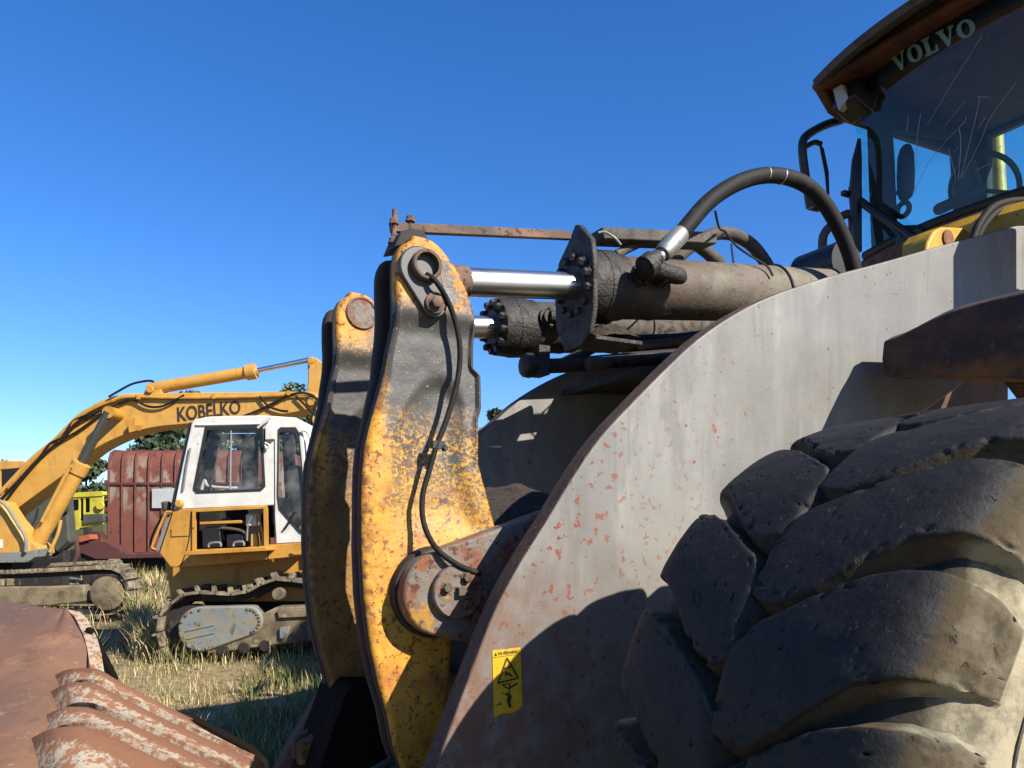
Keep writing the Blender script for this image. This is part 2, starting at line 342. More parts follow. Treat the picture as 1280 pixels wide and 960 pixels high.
M_roof = mat('rusted_cab_roof', srgb(110, 66, 46), 0.7, layers=[dict(color=srgb(76, 44, 34), scale=6, lo=0.45, hi=0.65), dict(color=srgb(150, 92, 60), scale=20, lo=0.6, hi=0.7)], bump=[('noise', 30, 0.3, 0.01)])
M_roofin = mat('grey_roof_lining', srgb(96, 88, 80), 0.8, layers=[dict(color=srgb(66, 58, 50), scale=6, lo=0.5, hi=0.66)])
M_cyel = mat('cab_yellow_paint', srgb(226, 176, 46), 0.5, layers=[dict(color=srgb(190, 130, 40), scale=6, lo=0.5, hi=0.7), dict(color=srgb(104, 62, 34), scale=34, lo=0.64, hi=0.68, rough=0.9)], bump=[('noise', 30, 0.2, 0.01)])
M_orust = mat('orange_rust_panel', srgb(150, 96, 46), 0.8, layers=[dict(color=srgb(96, 60, 38), scale=9, lo=0.45, hi=0.6, detail=7), dict(color=srgb(196, 150, 76), scale=14, lo=0.6, hi=0.7)], bump=[('noise', 40, 0.4, 0.01)])
M_handrail = mat('brown_handrail', srgb(112, 86, 66), 0.7, layers=[dict(color=srgb(74, 58, 48), scale=12, lo=0.5, hi=0.65)])
M_lens = mat('lamp_lens', srgb(214, 214, 208), 0.25)
M_decal = mat('yellow_warning_decal', srgb(236, 190, 26), 0.45, layers=[dict(color=srgb(250, 222, 90), scale=20, lo=0.5, hi=0.7, amount=0.6), dict(color=srgb(120, 84, 40), scale=46, lo=0.63, hi=0.66), dict(color=srgb(214, 142, 26), scale=26, lo=0.55, hi=0.7, amount=0.5)])
M_ink = mat('dark_decal_ink', srgb(52, 38, 26), 0.6)
M_glass = glass('teal_tinted_glass', (0.72, 1.0, 0.94, 1))
M_glass1 = glass('faint_teal_glass', (0.80, 0.96, 0.93, 1))
M_strip = mat('navy_sun_strip', srgb(14, 22, 38), 0.3)
M_letter = mat('pale_blue_lettering', srgb(122, 160, 170), 0.5)
M_crack = mat('glass_crack', srgb(190, 200, 204), 0.3)
M_dirt = mat('dark_gravelly_dirt', srgb(86, 70, 56), 0.95, layers=[dict(color=srgb(50, 42, 36), scale=60, lo=0.45, hi=0.6), dict(color=srgb(136, 116, 96), scale=90, lo=0.6, hi=0.7)], bump=[('noise', 120, 0.9, 0.02), ('noise', 40, 0.6, 0.03)])
# machines and things behind
M_ky = mat('excavator_yellow', srgb(232, 174, 76), 0.5, layers=[dict(color=srgb(238, 188, 100), scale=1.2, lo=0.45, hi=0.7, amount=0.6), dict(color=srgb(206, 144, 52), scale=2.2, lo=0.56, hi=0.74, amount=0.7), dict(color=srgb(120, 76, 34), scale=12, lo=0.68, hi=0.72), dict(color=srgb(132, 96, 56), scale=5, lo=0.55, hi=0.75, detail=8, stretch=(2, 2, 0.35), amount=0.55, rough=0.8), dict(color=srgb(96, 70, 46), scale=30, lo=0.66, hi=0.7, detail=6)])
M_ky2 = mat('excavator_amber', srgb(222, 162, 62), 0.55, layers=[dict(color=srgb(200, 138, 48), scale=2.5, lo=0.5, hi=0.7), dict(color=srgb(110, 74, 40), scale=14, lo=0.66, hi=0.7), dict(color=srgb(132, 96, 56), scale=5, lo=0.55, hi=0.75, detail=8, stretch=(2, 2, 0.35), amount=0.55, rough=0.8), dict(color=srgb(96, 70, 46), scale=30, lo=0.66, hi=0.7, detail=6)])
M_white = mat('white_cab_paint', srgb(232, 230, 220), 0.5, alb=0.62, layers=[dict(color=srgb(170, 158, 136), scale=5, lo=0.56, hi=0.78, detail=8, stretch=(2, 2, 0.3), amount=0.5), dict(color=srgb(196, 190, 174), scale=3, lo=0.55, hi=0.75), dict(color=srgb(150, 132, 108), scale=14, lo=0.68, hi=0.74, amount=0.7)])
M_seal = mat('window_seal', srgb(38, 40, 42), 0.6)
M_cglass = glass('clear_window_glass', (0.80, 0.84, 0.84, 1), dirt=(0.5, 0.48, 0.42, 1))
M_track = mat('dusty_track_steel', srgb(140, 126, 102), 0.8, rnd=True, layers=[dict(color=srgb(92, 78, 62), scale=5, lo=0.45, hi=0.62), dict(color=srgb(190, 174, 142), scale=9, lo=0.5, hi=0.66)])
M_tdark = mat('dark_track_chain', srgb(40, 34, 30), 0.85, layers=[dict(color=srgb(86, 74, 58), scale=6, lo=0.55, hi=0.7)])
M_tframe = mat('muddy_track_frame', srgb(146, 130, 100), 0.9, layers=[dict(color=srgb(104, 88, 64), scale=5, lo=0.45, hi=0.65), dict(color=srgb(178, 164, 132), scale=8, lo=0.56, hi=0.72)])
M_tgrey = mat('blue_grey_cover', srgb(140, 146, 144), 0.7, layers=[dict(color=srgb(164, 148, 116), scale=5, lo=0.48, hi=0.62, detail=7), dict(color=srgb(112, 96, 70), scale=11, lo=0.58, hi=0.66)])
M_red = mat('rusty_red_steel', srgb(140, 78, 60), 0.8, layers=[dict(color=srgb(124, 66, 52), scale=0.9, lo=0.45, hi=0.65), dict(color=srgb(170, 150, 132), scale=1.6, lo=0.48, hi=0.56, detail=7, stretch=(1.3, 1, 0.8), mask=[(2, 1.7, 2.6), (2, 3.8, 3.4)], mamp=0.9, mscale=0.8), dict(color=srgb(88, 52, 42), scale=4, lo=0.58, hi=0.68, detail=7)])
M_rib = mat('rusty_red_rib', srgb(120, 58, 46), 0.8, layers=[dict(color=srgb(80, 48, 40), scale=4, lo=0.45, hi=0.65)])
M_redroof = mat('rusted_dark_roof', srgb(92, 60, 52), 0.85, layers=[dict(color=srgb(70, 44, 38), scale=2, lo=0.45, hi=0.65)])
M_board = mat('pale_board', srgb(206, 210, 206), 0.7)
M_under = mat('shaded_underbody', srgb(112, 84, 46), 0.85, layers=[dict(color=srgb(74, 58, 38), scale=3, lo=0.45, hi=0.65)])  # unused; brown darkened to stand for shade on the lower body
M_lime = mat('lime_yellow_paint', srgb(222, 208, 60), 0.5, layers=[dict(color=srgb(190, 176, 60), scale=2, lo=0.5, hi=0.7)])
M_gmach = mat('grey_green_panels', srgb(92, 96, 84), 0.7, layers=[dict(color=srgb(70, 72, 64), scale=1.5, lo=0.45, hi=0.65)])
M_wine = mat('dark_red_chassis', srgb(92, 48, 44), 0.8, layers=[dict(color=srgb(140, 70, 46), scale=3, lo=0.56, hi=0.68)])
M_buck = mat('rusted_bucket_steel', srgb(136, 98, 74), 0.75, layers=[
    dict(color=srgb(104, 82, 70), scale=2.4, lo=0.45, hi=0.7, detail=8, amount=0.8), dict(color=srgb(162, 118, 88), scale=5, lo=0.52, hi=0.68, detail=8),
    dict(color=srgb(178, 134, 104), scale=34, lo=0.6, hi=0.7, detail=6, amount=0.7), dict(color=srgb(92, 66, 54), scale=12, lo=0.58, hi=0.7, detail=9, amount=0.6)],
    bump=[('noise', 50, 0.3, 0.005), ('noise', 120, 0.3, 0.004)])
M_peel = mat('peeling_white_bucket_paint', srgb(198, 184, 160), 0.75, layers=[
    dict(color=srgb(206, 160, 120), scale=9, lo=0.55, hi=0.7, amount=0.6),
    dict(color=srgb(166, 114, 76), scale=30, lo=0.50, hi=0.52, detail=9, rgh=0.75, rough=0.9),
    dict(color=srgb(144, 98, 68), attr=('rust', 0.42, 0.58), mscale=34, mamp=1.0, rough=0.9),
    dict(color=srgb(150, 100, 70), scale=60, lo=0.62, hi=0.68)],
    bump=[('noise', 40, 0.4, 0.008)])
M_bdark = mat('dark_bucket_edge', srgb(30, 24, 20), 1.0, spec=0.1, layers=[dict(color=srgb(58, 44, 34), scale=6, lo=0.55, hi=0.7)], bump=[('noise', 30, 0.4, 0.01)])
# ------------------------------------------------------------------ ground
def ground_z(x, y): return 0.10 * math.sin(x * 0.21 + 1.3) * math.sin(y * 0.17) * min(1, max(0, (y - 4) / 8))
bm = BM(); xs = [-900, -400, -150, -80] + [-40 + 2 * i for i in range(41)] + [80, 150, 400, 900]; ys = [-200, -60, -20, -6] + [2 * i for i in range(36)] + [80, 100, 140, 200, 400, 1500]
gridmesh(bm, [[Vector((x, y, ground_z(x, y) if abs(x) < 60 and 0 < y < 75 else 0)) for x in xs] for y in ys])
M_ground = mat('dry_grassy_soil', srgb(132, 114, 78), 0.95, alb=0.9, layers=[
    dict(color=srgb(86, 84, 44), scale=0.5, lo=0.45, hi=0.62), dict(color=srgb(142, 122, 82), scale=1.7, lo=0.52, hi=0.68), dict(color=srgb(70, 60, 40), scale=9, lo=0.52, hi=0.68),
    dict(color=srgb(160, 142, 100), scale=26, lo=0.58, hi=0.7)], bump=[('noise', 14, 0.8, 0.05)])
tag(obj('ground', bm, M_ground), 'dry grassy ground of the machine yard', 'ground', kind='structure')

# ------------------------------------------------------------------ the wheel loader
loader = empty('wheel_loader', LO, TH)
tag(loader, 'huge worn wheel loader with grey lift arms, yellow levers and cracked cab glass', 'wheel loader')

# lift arms: thick curved plates
ARM_W, ARM_T = 0.5, 0.10
top_px = [(545, 960), (572, 885), (597, 818), (622, 756), (651, 702), (680, 656), (720, 590), (751, 546), (783, 511), (827, 466), (872, 424), (919, 392), (961, 371), (1003, 356), (1045, 343), (1102, 328), (1187, 304), (1271, 282)]
top = [U(x, y, ARM_W) for x, y in top_px]
top = [(p.x, p.y) for p in smooth_path([Vector((a, b, 0)) for a, b in top], 3)]
low = [U(1280, 425, ARM_W), U(1210, 475, ARM_W), U(1160, 512, ARM_W), (1.62, 1.85), (1.25, 1.45), (0.95, 1.0), (0.78, 0.6), (0.66, 0.2)]
arm_poly = [(-0.55, 0.2), (-0.38, 0.5)] + top + [(top[-1][0] + 0.5, top[-1][1] + 0.1), (top[-1][0] + 0.75, top[-1][1] - 0.25), (top[-1][0] + 0.55, 2.75)] + low
bm = BM(); prism(bm, arm_poly, lambda p: Q(p[0], ARM_W, p[1]), lambda p: Q(p[0], ARM_W - ARM_T, p[1]))
bm.normal_update()
for f in bm.faces:
    if len(f.verts) == 4: f.material_index = 1
near_arm = obj('lift_arm', bm, [M_arm, M_armedge], loader, angle=30, bevel=0.008)
near_arm['label'] = 'near grey lift arm plate with rust chips'
far_arm = dup(near_arm, loader, (0.12, 1.75, 0)); far_arm['label'] = 'far lift arm plate seen between the levers and the near arm'

# warning decal on the near arm
dp = [(615, 813), (650, 809), (653, 887), (617, 896)]
def dq(a, b, e):
    c = [U(x, y, ARM_W) for x, y in dp]
    t = lambda k: (c[0][k] * (1 - a) + c[1][k] * a) * b + (c[3][k] * (1 - a) + c[2][k] * a) * (1 - b)
    return Q(t(0), ARM_W + e, t(1))
bm = BM(); prism(bm, [(0, 0), (0.3, 0.02), (0.62, -0.01), (0.9, 0.03), (1, 0.08), (1, 1), (0.55, 1), (0.5, 0.985), (0.42, 1), (0, 1)], lambda p: dq(*p, 0.003), lambda p: dq(*p, 0.0008))
decal = obj('warning_decal', bm, M_decal, near_arm); decal['label'] = 'yellow warning sticker with black triangle'
def ink(polys, e=0.0042):
    b = BM()
    for k, p in enumerate(polys): b.faces.new([b.verts.new(dq(x, y, e + 0.0003 * (k % 5))) for x, y in p])
    return b
def ln(x0, y0, x1, y1, t):
    d = Vector((x1 - x0, (y1 - y0) * 2.2)).normalized(); n = Vector((-d.y, d.x)) * t
    return [(x0 + n.x, y0 + n.y / 2.2), (x1 + n.x, y1 + n.y / 2.2), (x1 - n.x, y1 - n.y / 2.2), (x0 - n.x, y0 - n.y / 2.2)]
polys = [ln(.16, .5, .5, .86, .03), ln(.5, .86, .88, .52, .03), ln(.88, .52, .16, .5, .03), ln(.36, .7, .46, .71, .03), ln(.52, .71, .62, .71, .03), ln(.42, .64, .58, .6, .035), ln(.5, .64, .42, .58, .03), ln(.55, .61, .66, .56, .03),
         ln(.3, .46, .56, .46, .02), ln(.3, .46, .52, .38, .02), ln(.56, .46, .56, .33, .025), ln(.56, .39, .84, .44, .035), ln(.5, .31, .56, .24, .06), ln(.56, .27, .5, .18, .07), ln(.5, .2, .56, .09, .05),
         [(.05, .915), (.16, .915), (.105, .965)], ln(0, .895, 1, .895, .006)]
bm = ink(polys)
tm = text_mesh('WARNING', 0.01)
me_v = [(0.19 + 0.76 * v.co.x, 0.915 + 0.05 * v.co.y) for v in tm.vertices]
vv = [bm.verts.new(dq(x, y, 0.0046)) for x, y in me_v]
for p in tm.polygons:
    try: bm.faces.new([vv[i] for i in p.vertices])
    except ValueError: pass
obj('decal_print', bm, M_ink, near_arm)

# cross tube between the arms, with the brackets that carry the levers
bm = BM()
prism(bm, [(0.42, 0.95), (0.5, 1.5), (0.62, 1.62), (1.05, 1.66), (1.2, 1.5), (1.15, 0.9), (0.8, 0.75)], lambda p: Q(p[0], ARM_W - ARM_T, p[1]), lambda p: Q(p[0], -1.25, p[1]))
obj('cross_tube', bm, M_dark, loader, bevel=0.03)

# yellow levers
ZW = lambda px, py: U(px, py, 0.0)
front = [ZW(*p) for p in [(512, 301), (500, 308), (495, 318), (493, 330), (493, 357), (494, 382), (493, 406), (486, 438), (481, 467), (473, 495), (463, 530), (456, 559), (453, 590), (452, 622), (452, 685), (455, 747), (463, 810), (474, 860), (484, 893), (492, 935), (501, 960)]] + [(-0.30, 0.62), (-0.30, 0.5)]
rear = [ZW(*p) for p in [(532, 300), (541, 304), (550, 311), (564, 329), (575, 346), (585, 371), (592, 392), (595, 414), (594, 438), (594, 460), (603, 469), (604, 511), (600, 523), (600, 580), (609, 614), (621, 660)]] + [(0.12, 1.5), (0.14, 1.3), (0.12, 1.1), (0.1, 0.9), (0.06, 0.7), (0.02, 0.5)]
fz = [p[1] for p in front][::-1]; fu = [p[0] for p in front][::-1]; rz = [p[1] for p in rear][::-1]; ru = [p[0] for p in rear][::-1]
ztop = max(fz[-1], rz[-1]); zbot = 0.52; pin_z = U(531, 332, 0.0)[1]; pin_u = U(531, 332, 0.03)[0]
woff_z = [0.5, 1.2, 1.75, 2.05, 2.3, 2.45, 3.0]; woff_v = [-0.10, -0.10, -0.075, -0.085, -0.15, -0.2, -0.2]
def lever_rows(zs, wn, wf, recess):
    rows = []
    for z in zs:
        a = interp(z, fz, fu); b = interp(z, rz, ru)
        if z >= ztop - 0.002: a, b = (a + b) / 2 - 0.03, (a + b) / 2 + 0.03
        n, f = wn(z), wf(z); L = b - a; row = []
        e = min(0.018, L * 0.12); c = min(0.02, (n - f) * 0.3)
        # front face, rounded front corner, near face with recessed web, rear corner, far face
        row.append(Q(a + e, f, z)); row.append(Q(a, f + c, z)); row.append(Q(a, n - c, z)); row.append(Q(a + e * 0.35, n - c * 0.3, z)); row.append(Q(a + e, n, z))
        K = 34
        for k in range(1, K):
            s = k / K; u = a + e + (L - 2 * e) * s; x = (u - a); xr = (b - u)
            d = recess(z, x, xr, L)
            d += 0.0035 * (mnoise.noise(Vector((u * 9, z * 9, 3))) + 0.5 * mnoise.noise(Vector((u * 25, z * 25, 7))))
            row.append(Q(u, n - d, z))
        row.append(Q(b - e, n, z)); row.append(Q(b - e * 0.35, n - c * 0.3, z)); row.append(Q(b, n - c, z)); row.append(Q(b, f + c, z)); row.append(Q(b - e, f, z))
        rows.append(row)
    return rows
def sst(x, a, b): t = min(1, max(0, (x - a) / (b - a))); return t * t * (3 - 2 * t)
def near_recess(z, x, xr, L):
    hw = max(L * 0.30, 0.02); q = min(1, abs(x - L * 0.56) / hw)                 # arched top of the recess
    arch = 2.06 + 0.20 * math.sqrt(1 - q * q)
    v = sst(arch - z, -0.02, 0.06) * sst(z, 1.52, 1.75)
    return 0.030 * v * sst(xr, 0.05, 0.14) * sst(x, 0.06, 0.26) + 0.014 * sst(2.52 - z, 0, .06) * sst(z, 1.7, 2.2)
def loft(bm, rows):
    vs = [[bm.verts.new(p) for p in r] for r in rows]; n = len(vs[0])
    for a, b in zip(vs, vs[1:]):
        for k in range(n): bm.faces.new((a[k], a[(k + 1) % n], b[(k + 1) % n], b[k]))
    bm.faces.new(list(reversed(vs[0]))); bm.faces.new(vs[-1])
zs = list(np.linspace(zbot, ztop - 0.06, 170)) + list(np.linspace(ztop - 0.05, ztop, 8))
bm = BM()
loft(bm, lever_rows(zs, lambda z: 0.0 + 0.02 * sst(z, 2.42, 2.5), lambda z: -0.075, near_recess))
zf = [z for z in zs if z < ztop - 0.04] + [ztop - 0.035]
loft(bm, lever_rows(zf, lambda z: interp(z, woff_z, woff_v), lambda z: interp(z, woff_z, woff_v) - 0.075, lambda *a: 0))
box(bm, Q(-0.02, -0.14, 2.26), (0.2, 0.1, 0.2))                       # bottom of the fork
finish(bm, 50); lme = bpy.data.meshes.new('tilt_lever'); side_dark = [0.0] * len(bm.verts); bm.verts.index_update()
for v in bm.verts:
    a_ = interp(v.co.z, fz, fu); side_dark[v.index] = 1.0 if (v.co.x < a_ + 0.006 and -v.co.y < 0.0) or -v.co.y < -0.068 else 0.0  # marks front, inner and far faces for the painted shade and dirt
bm.to_mesh(lme); bm.free(); at_ = lme.attributes.new('side_shade_dirt', 'FLOAT', 'POINT'); at_.data.foreach_set('value', side_dark)
lever = obj('tilt_lever', lme, M_yel, loader); lever['label'] = 'near yellow tilt lever, paint worn black and rusty'
lever2 = dup(lever, loader, (0, 0.85, 0)); lever2.data = lever.data.copy()
M_yel2 = M_yel.copy(); M_yel2.name = 'shaded_yellow_casting'; nt_ = M_yel2.node_tree; bs_ = next(n for n in nt_.nodes if n.type == 'BSDF_PRINCIPLED'); src_ = bs_.inputs['Base Color'].links[0].from_socket  # far lever: near lever's shade put into the colour, darker lower down
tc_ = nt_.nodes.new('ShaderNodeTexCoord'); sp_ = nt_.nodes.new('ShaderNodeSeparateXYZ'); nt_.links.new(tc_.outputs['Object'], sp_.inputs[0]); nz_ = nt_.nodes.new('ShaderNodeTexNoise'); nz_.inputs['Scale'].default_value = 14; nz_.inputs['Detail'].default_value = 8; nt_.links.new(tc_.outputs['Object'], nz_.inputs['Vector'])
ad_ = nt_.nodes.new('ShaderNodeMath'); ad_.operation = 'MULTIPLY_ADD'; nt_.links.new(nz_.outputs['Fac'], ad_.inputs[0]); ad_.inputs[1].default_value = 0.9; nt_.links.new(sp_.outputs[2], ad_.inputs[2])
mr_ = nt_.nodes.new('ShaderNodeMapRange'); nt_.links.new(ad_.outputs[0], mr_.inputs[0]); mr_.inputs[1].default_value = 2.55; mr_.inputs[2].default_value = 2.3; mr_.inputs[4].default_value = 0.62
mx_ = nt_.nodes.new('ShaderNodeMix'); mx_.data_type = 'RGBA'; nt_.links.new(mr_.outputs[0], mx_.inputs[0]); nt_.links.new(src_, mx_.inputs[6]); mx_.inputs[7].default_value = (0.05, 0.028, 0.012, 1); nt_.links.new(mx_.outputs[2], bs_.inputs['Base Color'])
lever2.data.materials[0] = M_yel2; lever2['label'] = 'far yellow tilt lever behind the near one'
# pin tube, keeper plate, bolt
bm = BM(); pu, pz = U(531, 333, 0.04); seg = 28
for r0, r1, w0, w1 in ((0.062, 0.047, -0.02, 0.075),):
    lathe_pts = [(0, r0), (w1 - w0 - 0.006, r0), (w1 - w0, r0 - 0.005), (w1 - w0, r1), (0.02, r1)]
    lathe(bm, Q(pu, w0, pz), (0, -1, 0), lathe_pts, seg)
obj('pin_tube', bm, M_bar, lever)
kc, kb = U(524, 335, 0.03), U(542, 380, 0.03)
def teardrop(c0, r0, c1, r1, n=14):
    c0, c1 = Vector(c0), Vector(c1); a = math.atan2(c1.y - c0.y, c1.x - c0.x); off = math.acos((r0 - r1) / (c1 - c0).length)
    pts = [(c0.x + r0 * math.cos(t), c0.y + r0 * math.sin(t)) for t in np.linspace(a + off, a + 2 * math.pi - off, n)]
    return pts + [(c1.x + r1 * math.cos(t), c1.y + r1 * math.sin(t)) for t in np.linspace(a - off, a + off, n)]
bm = BM(); prism(bm, teardrop(kc, 0.085, kb, 0.055), lambda p: Q(p[0], 0.042, p[1]), lambda p: Q(p[0], 0.005, p[1]))
obj('keeper_plate', bm, mat('keeper_grey', srgb(78, 77, 74), 0.5, layers=[dict(color=srgb(120, 116, 108), scale=30, lo=0.6, hi=0.7)]), lever, bevel=0.006)
bm = BM(); lathe(bm, Q(kb[0], 0.042, kb[1]), (0, -1, 0), [(0, 0.042), (0.012, 0.042), (0.014, 0.036)], 20); hexbolt(bm, Q(kb[0], 0.054, kb[1]), (0, -1, 0), 0.025, 0.025)
obj('bolt', bm, M_bar, lever)
fu2, fz2 = U(453, 391, -0.82)
bm = BM(); lathe(bm, Q(fu2, -0.03, fz2), (0, -1, 0), [(0, 0.08), (0.055, 0.08), (0.06, 0.076), (0.06, 0.07), (0.055, 0.066)], 28)
obj('pin_cap', bm, M_boss, lever2)

# pivot bracket on the cross tube with bolted cap
WB = 0.12
bc, br = U(556, 742, WB), 0.168
pts = teardrop(bc, br, (bc[0] + 0.62, bc[1] + 0.02), 0.34, 22)
bm = BM(); prism(bm, pts, lambda p: Q(p[0], WB, p[1]), lambda p: Q(p[0], 0.01, p[1]))
bracket = obj('pivot_bracket', bm, M_boss, loader, bevel=0.012, angle=30)
bm = BM(); lathe(bm, Q(bc[0], 0.0, bc[1]), (0, -1, 0), [(0, br + .016), (0.03, br + .016), (0.045, br + .01)], 40); obj('seal_ring', bm, M_dark, bracket)
cc = U(573, 740, WB + 0.03)
bm = BM(); lathe(bm, Q(cc[0], WB, cc[1]), (0, -1, 0), [(0, 0.105), (0.028, 0.105), (0.034, 0.1)], 36); obj('pivot_cap', bm, M_boss, bracket)
M_bolt = mat('worn_bolt_steel', srgb(126, 112, 92), 0.45, metal=0.3, layers=[dict(color=srgb(88, 62, 46), scale=40, lo=0.5, hi=0.62)])
for x, y in ((559, 735), (584, 722), (584, 755), (608, 742)):
    u, z = U(x, y, WB + 0.045); bm = BM(); hexbolt(bm, Q(u, WB + 0.034, z), (0, -1, 0), 0.018, 0.024); obj('bolt', bm, M_bolt, bracket)
u, z = U(576, 739, WB + 0.04); bm = BM(); box(bm, Q(u, WB + 0.045, z), (0.03, 0.03, 0.03)); tube(bm, [Q(u, WB + .04, z), Q(u + .03, WB + .05, z - .004), Q(u + .045, WB + .05, z - 0.015)], 0.008, 8)
obj('grease_fitting', bm, M_bolt, bracket)
# grease hose on the lever
hp = [(533, 343, .055), (545, 352, .08), (559, 375, .06), (570, 405, .045), (575, 440, .04), (571, 480, .035), (558, 525, .035), (546, 556, .04), (536, 590, .04), (528, 622, .045), (530, 655, .06), (545, 685, .13), (572, 706, .155), (600, 717, .15)]
bm = BM(); tube(bm, smooth_path([QP(*p) for p in hp], 8), 0.0115, 10); obj('grease_hose', bm, M_hose, lever)
bm = BM(); c = QP(547, 556, .035); box(bm, c, (0.05, 0.03, 0.03)); hexbolt(bm, QP(555, 560, .04), (0, -1, 0), 0.012, 0.02); obj('hose_clip', bm, M_black, lever)
# position bar on top of the near lever
wb = -0.13
bm = BM(); a, b = QP(488, 284.5, wb), QP(712, 294.5, wb); d = (b - a); L_ = d.length; rot = d.to_track_quat('X', 'Z').to_matrix()
box(bm, (a + b) / 2, (L_, 0.03, 0.038), rot); obj('indicator_bar', bm, M_bar, loader, bevel=0.003)
for x, y0, y1 in ((491.5, 262, 312), (513, 271, 300)):
    bm = BM(); p, q = QP(x, y1, wb + 0.01), QP(x + (2 if y0 < 270 else 0), y0, wb + 0.01); tube(bm, [p, q], 0.011, 8)
    m_ = p.lerp(q, 0.42); hexbolt(bm, m_ + Vector((0, 0, -0.045)), (0, 0, 1), 0.02, 0.025); hexbolt(bm, m_ + Vector((0, 0, 0.035)), (0, 0, 1), 0.017, 0.025)
    obj('stud_bolt', bm, M_bar, loader)
bm = BM(); lug_p = [(478, 322), (486, 303), (500, 299), (515, 303), (520, 316)]
prism(bm, [U(x, y, -0.2) for x, y in lug_p], lambda p: Q(p[0], -0.055, p[1]), lambda p: Q(p[0], -0.2, p[1])); obj('bar_lug', bm, M_dark, loader, bevel=0.006)

# tilt cylinders
WC = -0.135
ca, cb = QP(590, 353, WC), QP(796, 361, WC); cd = (cb - ca).normalized()
def on_axis(px):                                                       # point of the axis seen at column px
    lo_, hi_ = -0.5, 4.0
    for _ in range(40):
        m_ = (lo_ + hi_) / 2; P = ca + cd * m_; W = LO + LA * P.x - LL * P.y
        if 640 + 1000 * W.x / W.y < px: lo_ = m_
        else: hi_ = m_
    return lo_
s_rod, s_gl, s_hd, s_bar, s_end = on_axis(583), on_axis(718), on_axis(744), on_axis(772), on_axis(1040)
rod_r, bar_r = 0.061, 0.144
def cylinder(parent_y, near):
    bm = BM(); lathe(bm, ca, cd, [(s_bar - 0.02, bar_r), (s_bar + 0.18, bar_r + 0.001), (s_bar + 0.185, bar_r + 0.004), (s_bar + 0.2, bar_r + 0.004), (s_bar + 0.205, bar_r), (s_end - 0.06, bar_r), (s_end, bar_r - 0.03), (s_end + 0.05, 0.07), (s_end + 0.3, 0.07)], 56)
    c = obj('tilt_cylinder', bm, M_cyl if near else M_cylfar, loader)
    if not near: c.location.y = parent_y
    bm = BM(); lathe(bm, ca, cd, [(s_rod, rod_r), (s_gl + 0.1, rod_r)], 40); obj('cylinder_rod', bm, M_chrome, c)
    bm = BM(); lathe(bm, ca, cd, [(-0.32, 0.06), (s_rod - 0.05, 0.07), (s_rod, 0.066), (s_rod + 0.001, 0.02)], 28)
    e = ca + cd * (-0.15); obj('rod_eye', bm, M_bar, c)
    bm = BM(); lathe(bm, ca, cd, [(s_gl, 0.09), (s_gl + 0.02, 0.10), (s_gl + 0.02, 0.155), (s_hd - 0.01, 0.165), (s_hd - 0.01, 0.168), (s_hd + 0.06, 0.168), (s_hd + 0.065, 0.155), (s_bar, 0.152), (s_bar + .005, bar_r + 0.002)], 48)
    obj('cylinder_head', bm, M_grease, c)
    x, y, d = frame_of(cd)
    b0 = None
    for k in range(0 if near else 12):
        t = 2 * math.pi * (k + 0.5) / 12; p = ca + cd * (s_gl + 0.02) + 0.132 * (math.cos(t) * x + math.sin(t) * y)
        bm = BM(); hexbolt(bm, p, -cd, 0.019, 0.034); obj('bolt', bm, M_grease, c)
    return c
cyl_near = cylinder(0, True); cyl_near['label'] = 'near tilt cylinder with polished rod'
cyl_far = cylinder(0.85, False); cyl_far['label'] = 'far tilt cylinder under the near one'
# guard plate, shelf and ports of the near cylinder
gp = [(0.0, 0.285), (0.03, 0.275), (0.13, 0.18), (0.155, 0.06), (0.15, -0.13), (0.12, -0.24), (0.05, -0.285), (-0.09, -0.285), (-0.17, -0.16), (-0.185, 0.02), (-0.15, 0.15), (-0.07, 0.215)]
P0 = ca + cd * (on_axis(722) - 0.014); xs_ = Vector((0, -1, 0)); zs_ = Vector((0, 0, 1))
bm = BM(); prism(bm, gp, lambda p: P0 + xs_ * p[0] + zs_ * p[1], lambda p: P0 + cd * 0.028 + xs_ * p[0] + zs_ * p[1]); obj('guard_plate', bm, M_grease, cyl_near, bevel=0.006)
x, y, d = frame_of(cd)
for k in range(12):
    t = 2 * math.pi * (k + 0.5) / 12; p = P0 + 0.125 * (math.cos(t) * x + math.sin(t) * y); bm = BM(); hexbolt(bm, p, -cd, 0.018, 0.03); obj('bolt', bm, M_grease, cyl_near)
bm = BM(); box(bm, P0 + cd * 0.16 + xs_ * 0.02 + zs_ * -0.275, (0.26, 0.22, 0.02)); box(bm, P0 + cd * 0.16 + xs_ * -0.09 + zs_ * -0.22, (0.26, 0.015, 0.12)); shelf = obj('guard_shelf', bm, M_grease, cyl_near, bevel=0.004)
bm = BM(); rows = []
for i in range(16):
    rr = []
    for j in range(14):
        a = i / 15; b = j / 13; h = 0.09 * math.sin(math.pi * (0.12 + 0.8 * b)) * (math.sin(math.pi * (0.08 + .85 * a)) ** 0.7) + 0.02 * (mnoise.noise(Vector((a * 9, b * 9, 2))))
        rr.append(P0 + cd * (0.05 + 0.23 * a) + xs_ * (-0.07 + 0.19 * b) + zs_ * (-0.266 + max(0, h)))
    rows.append(rr)
gridmesh(bm, rows); heap = obj('oily_dirt', bm, M_dirt, cyl_near)
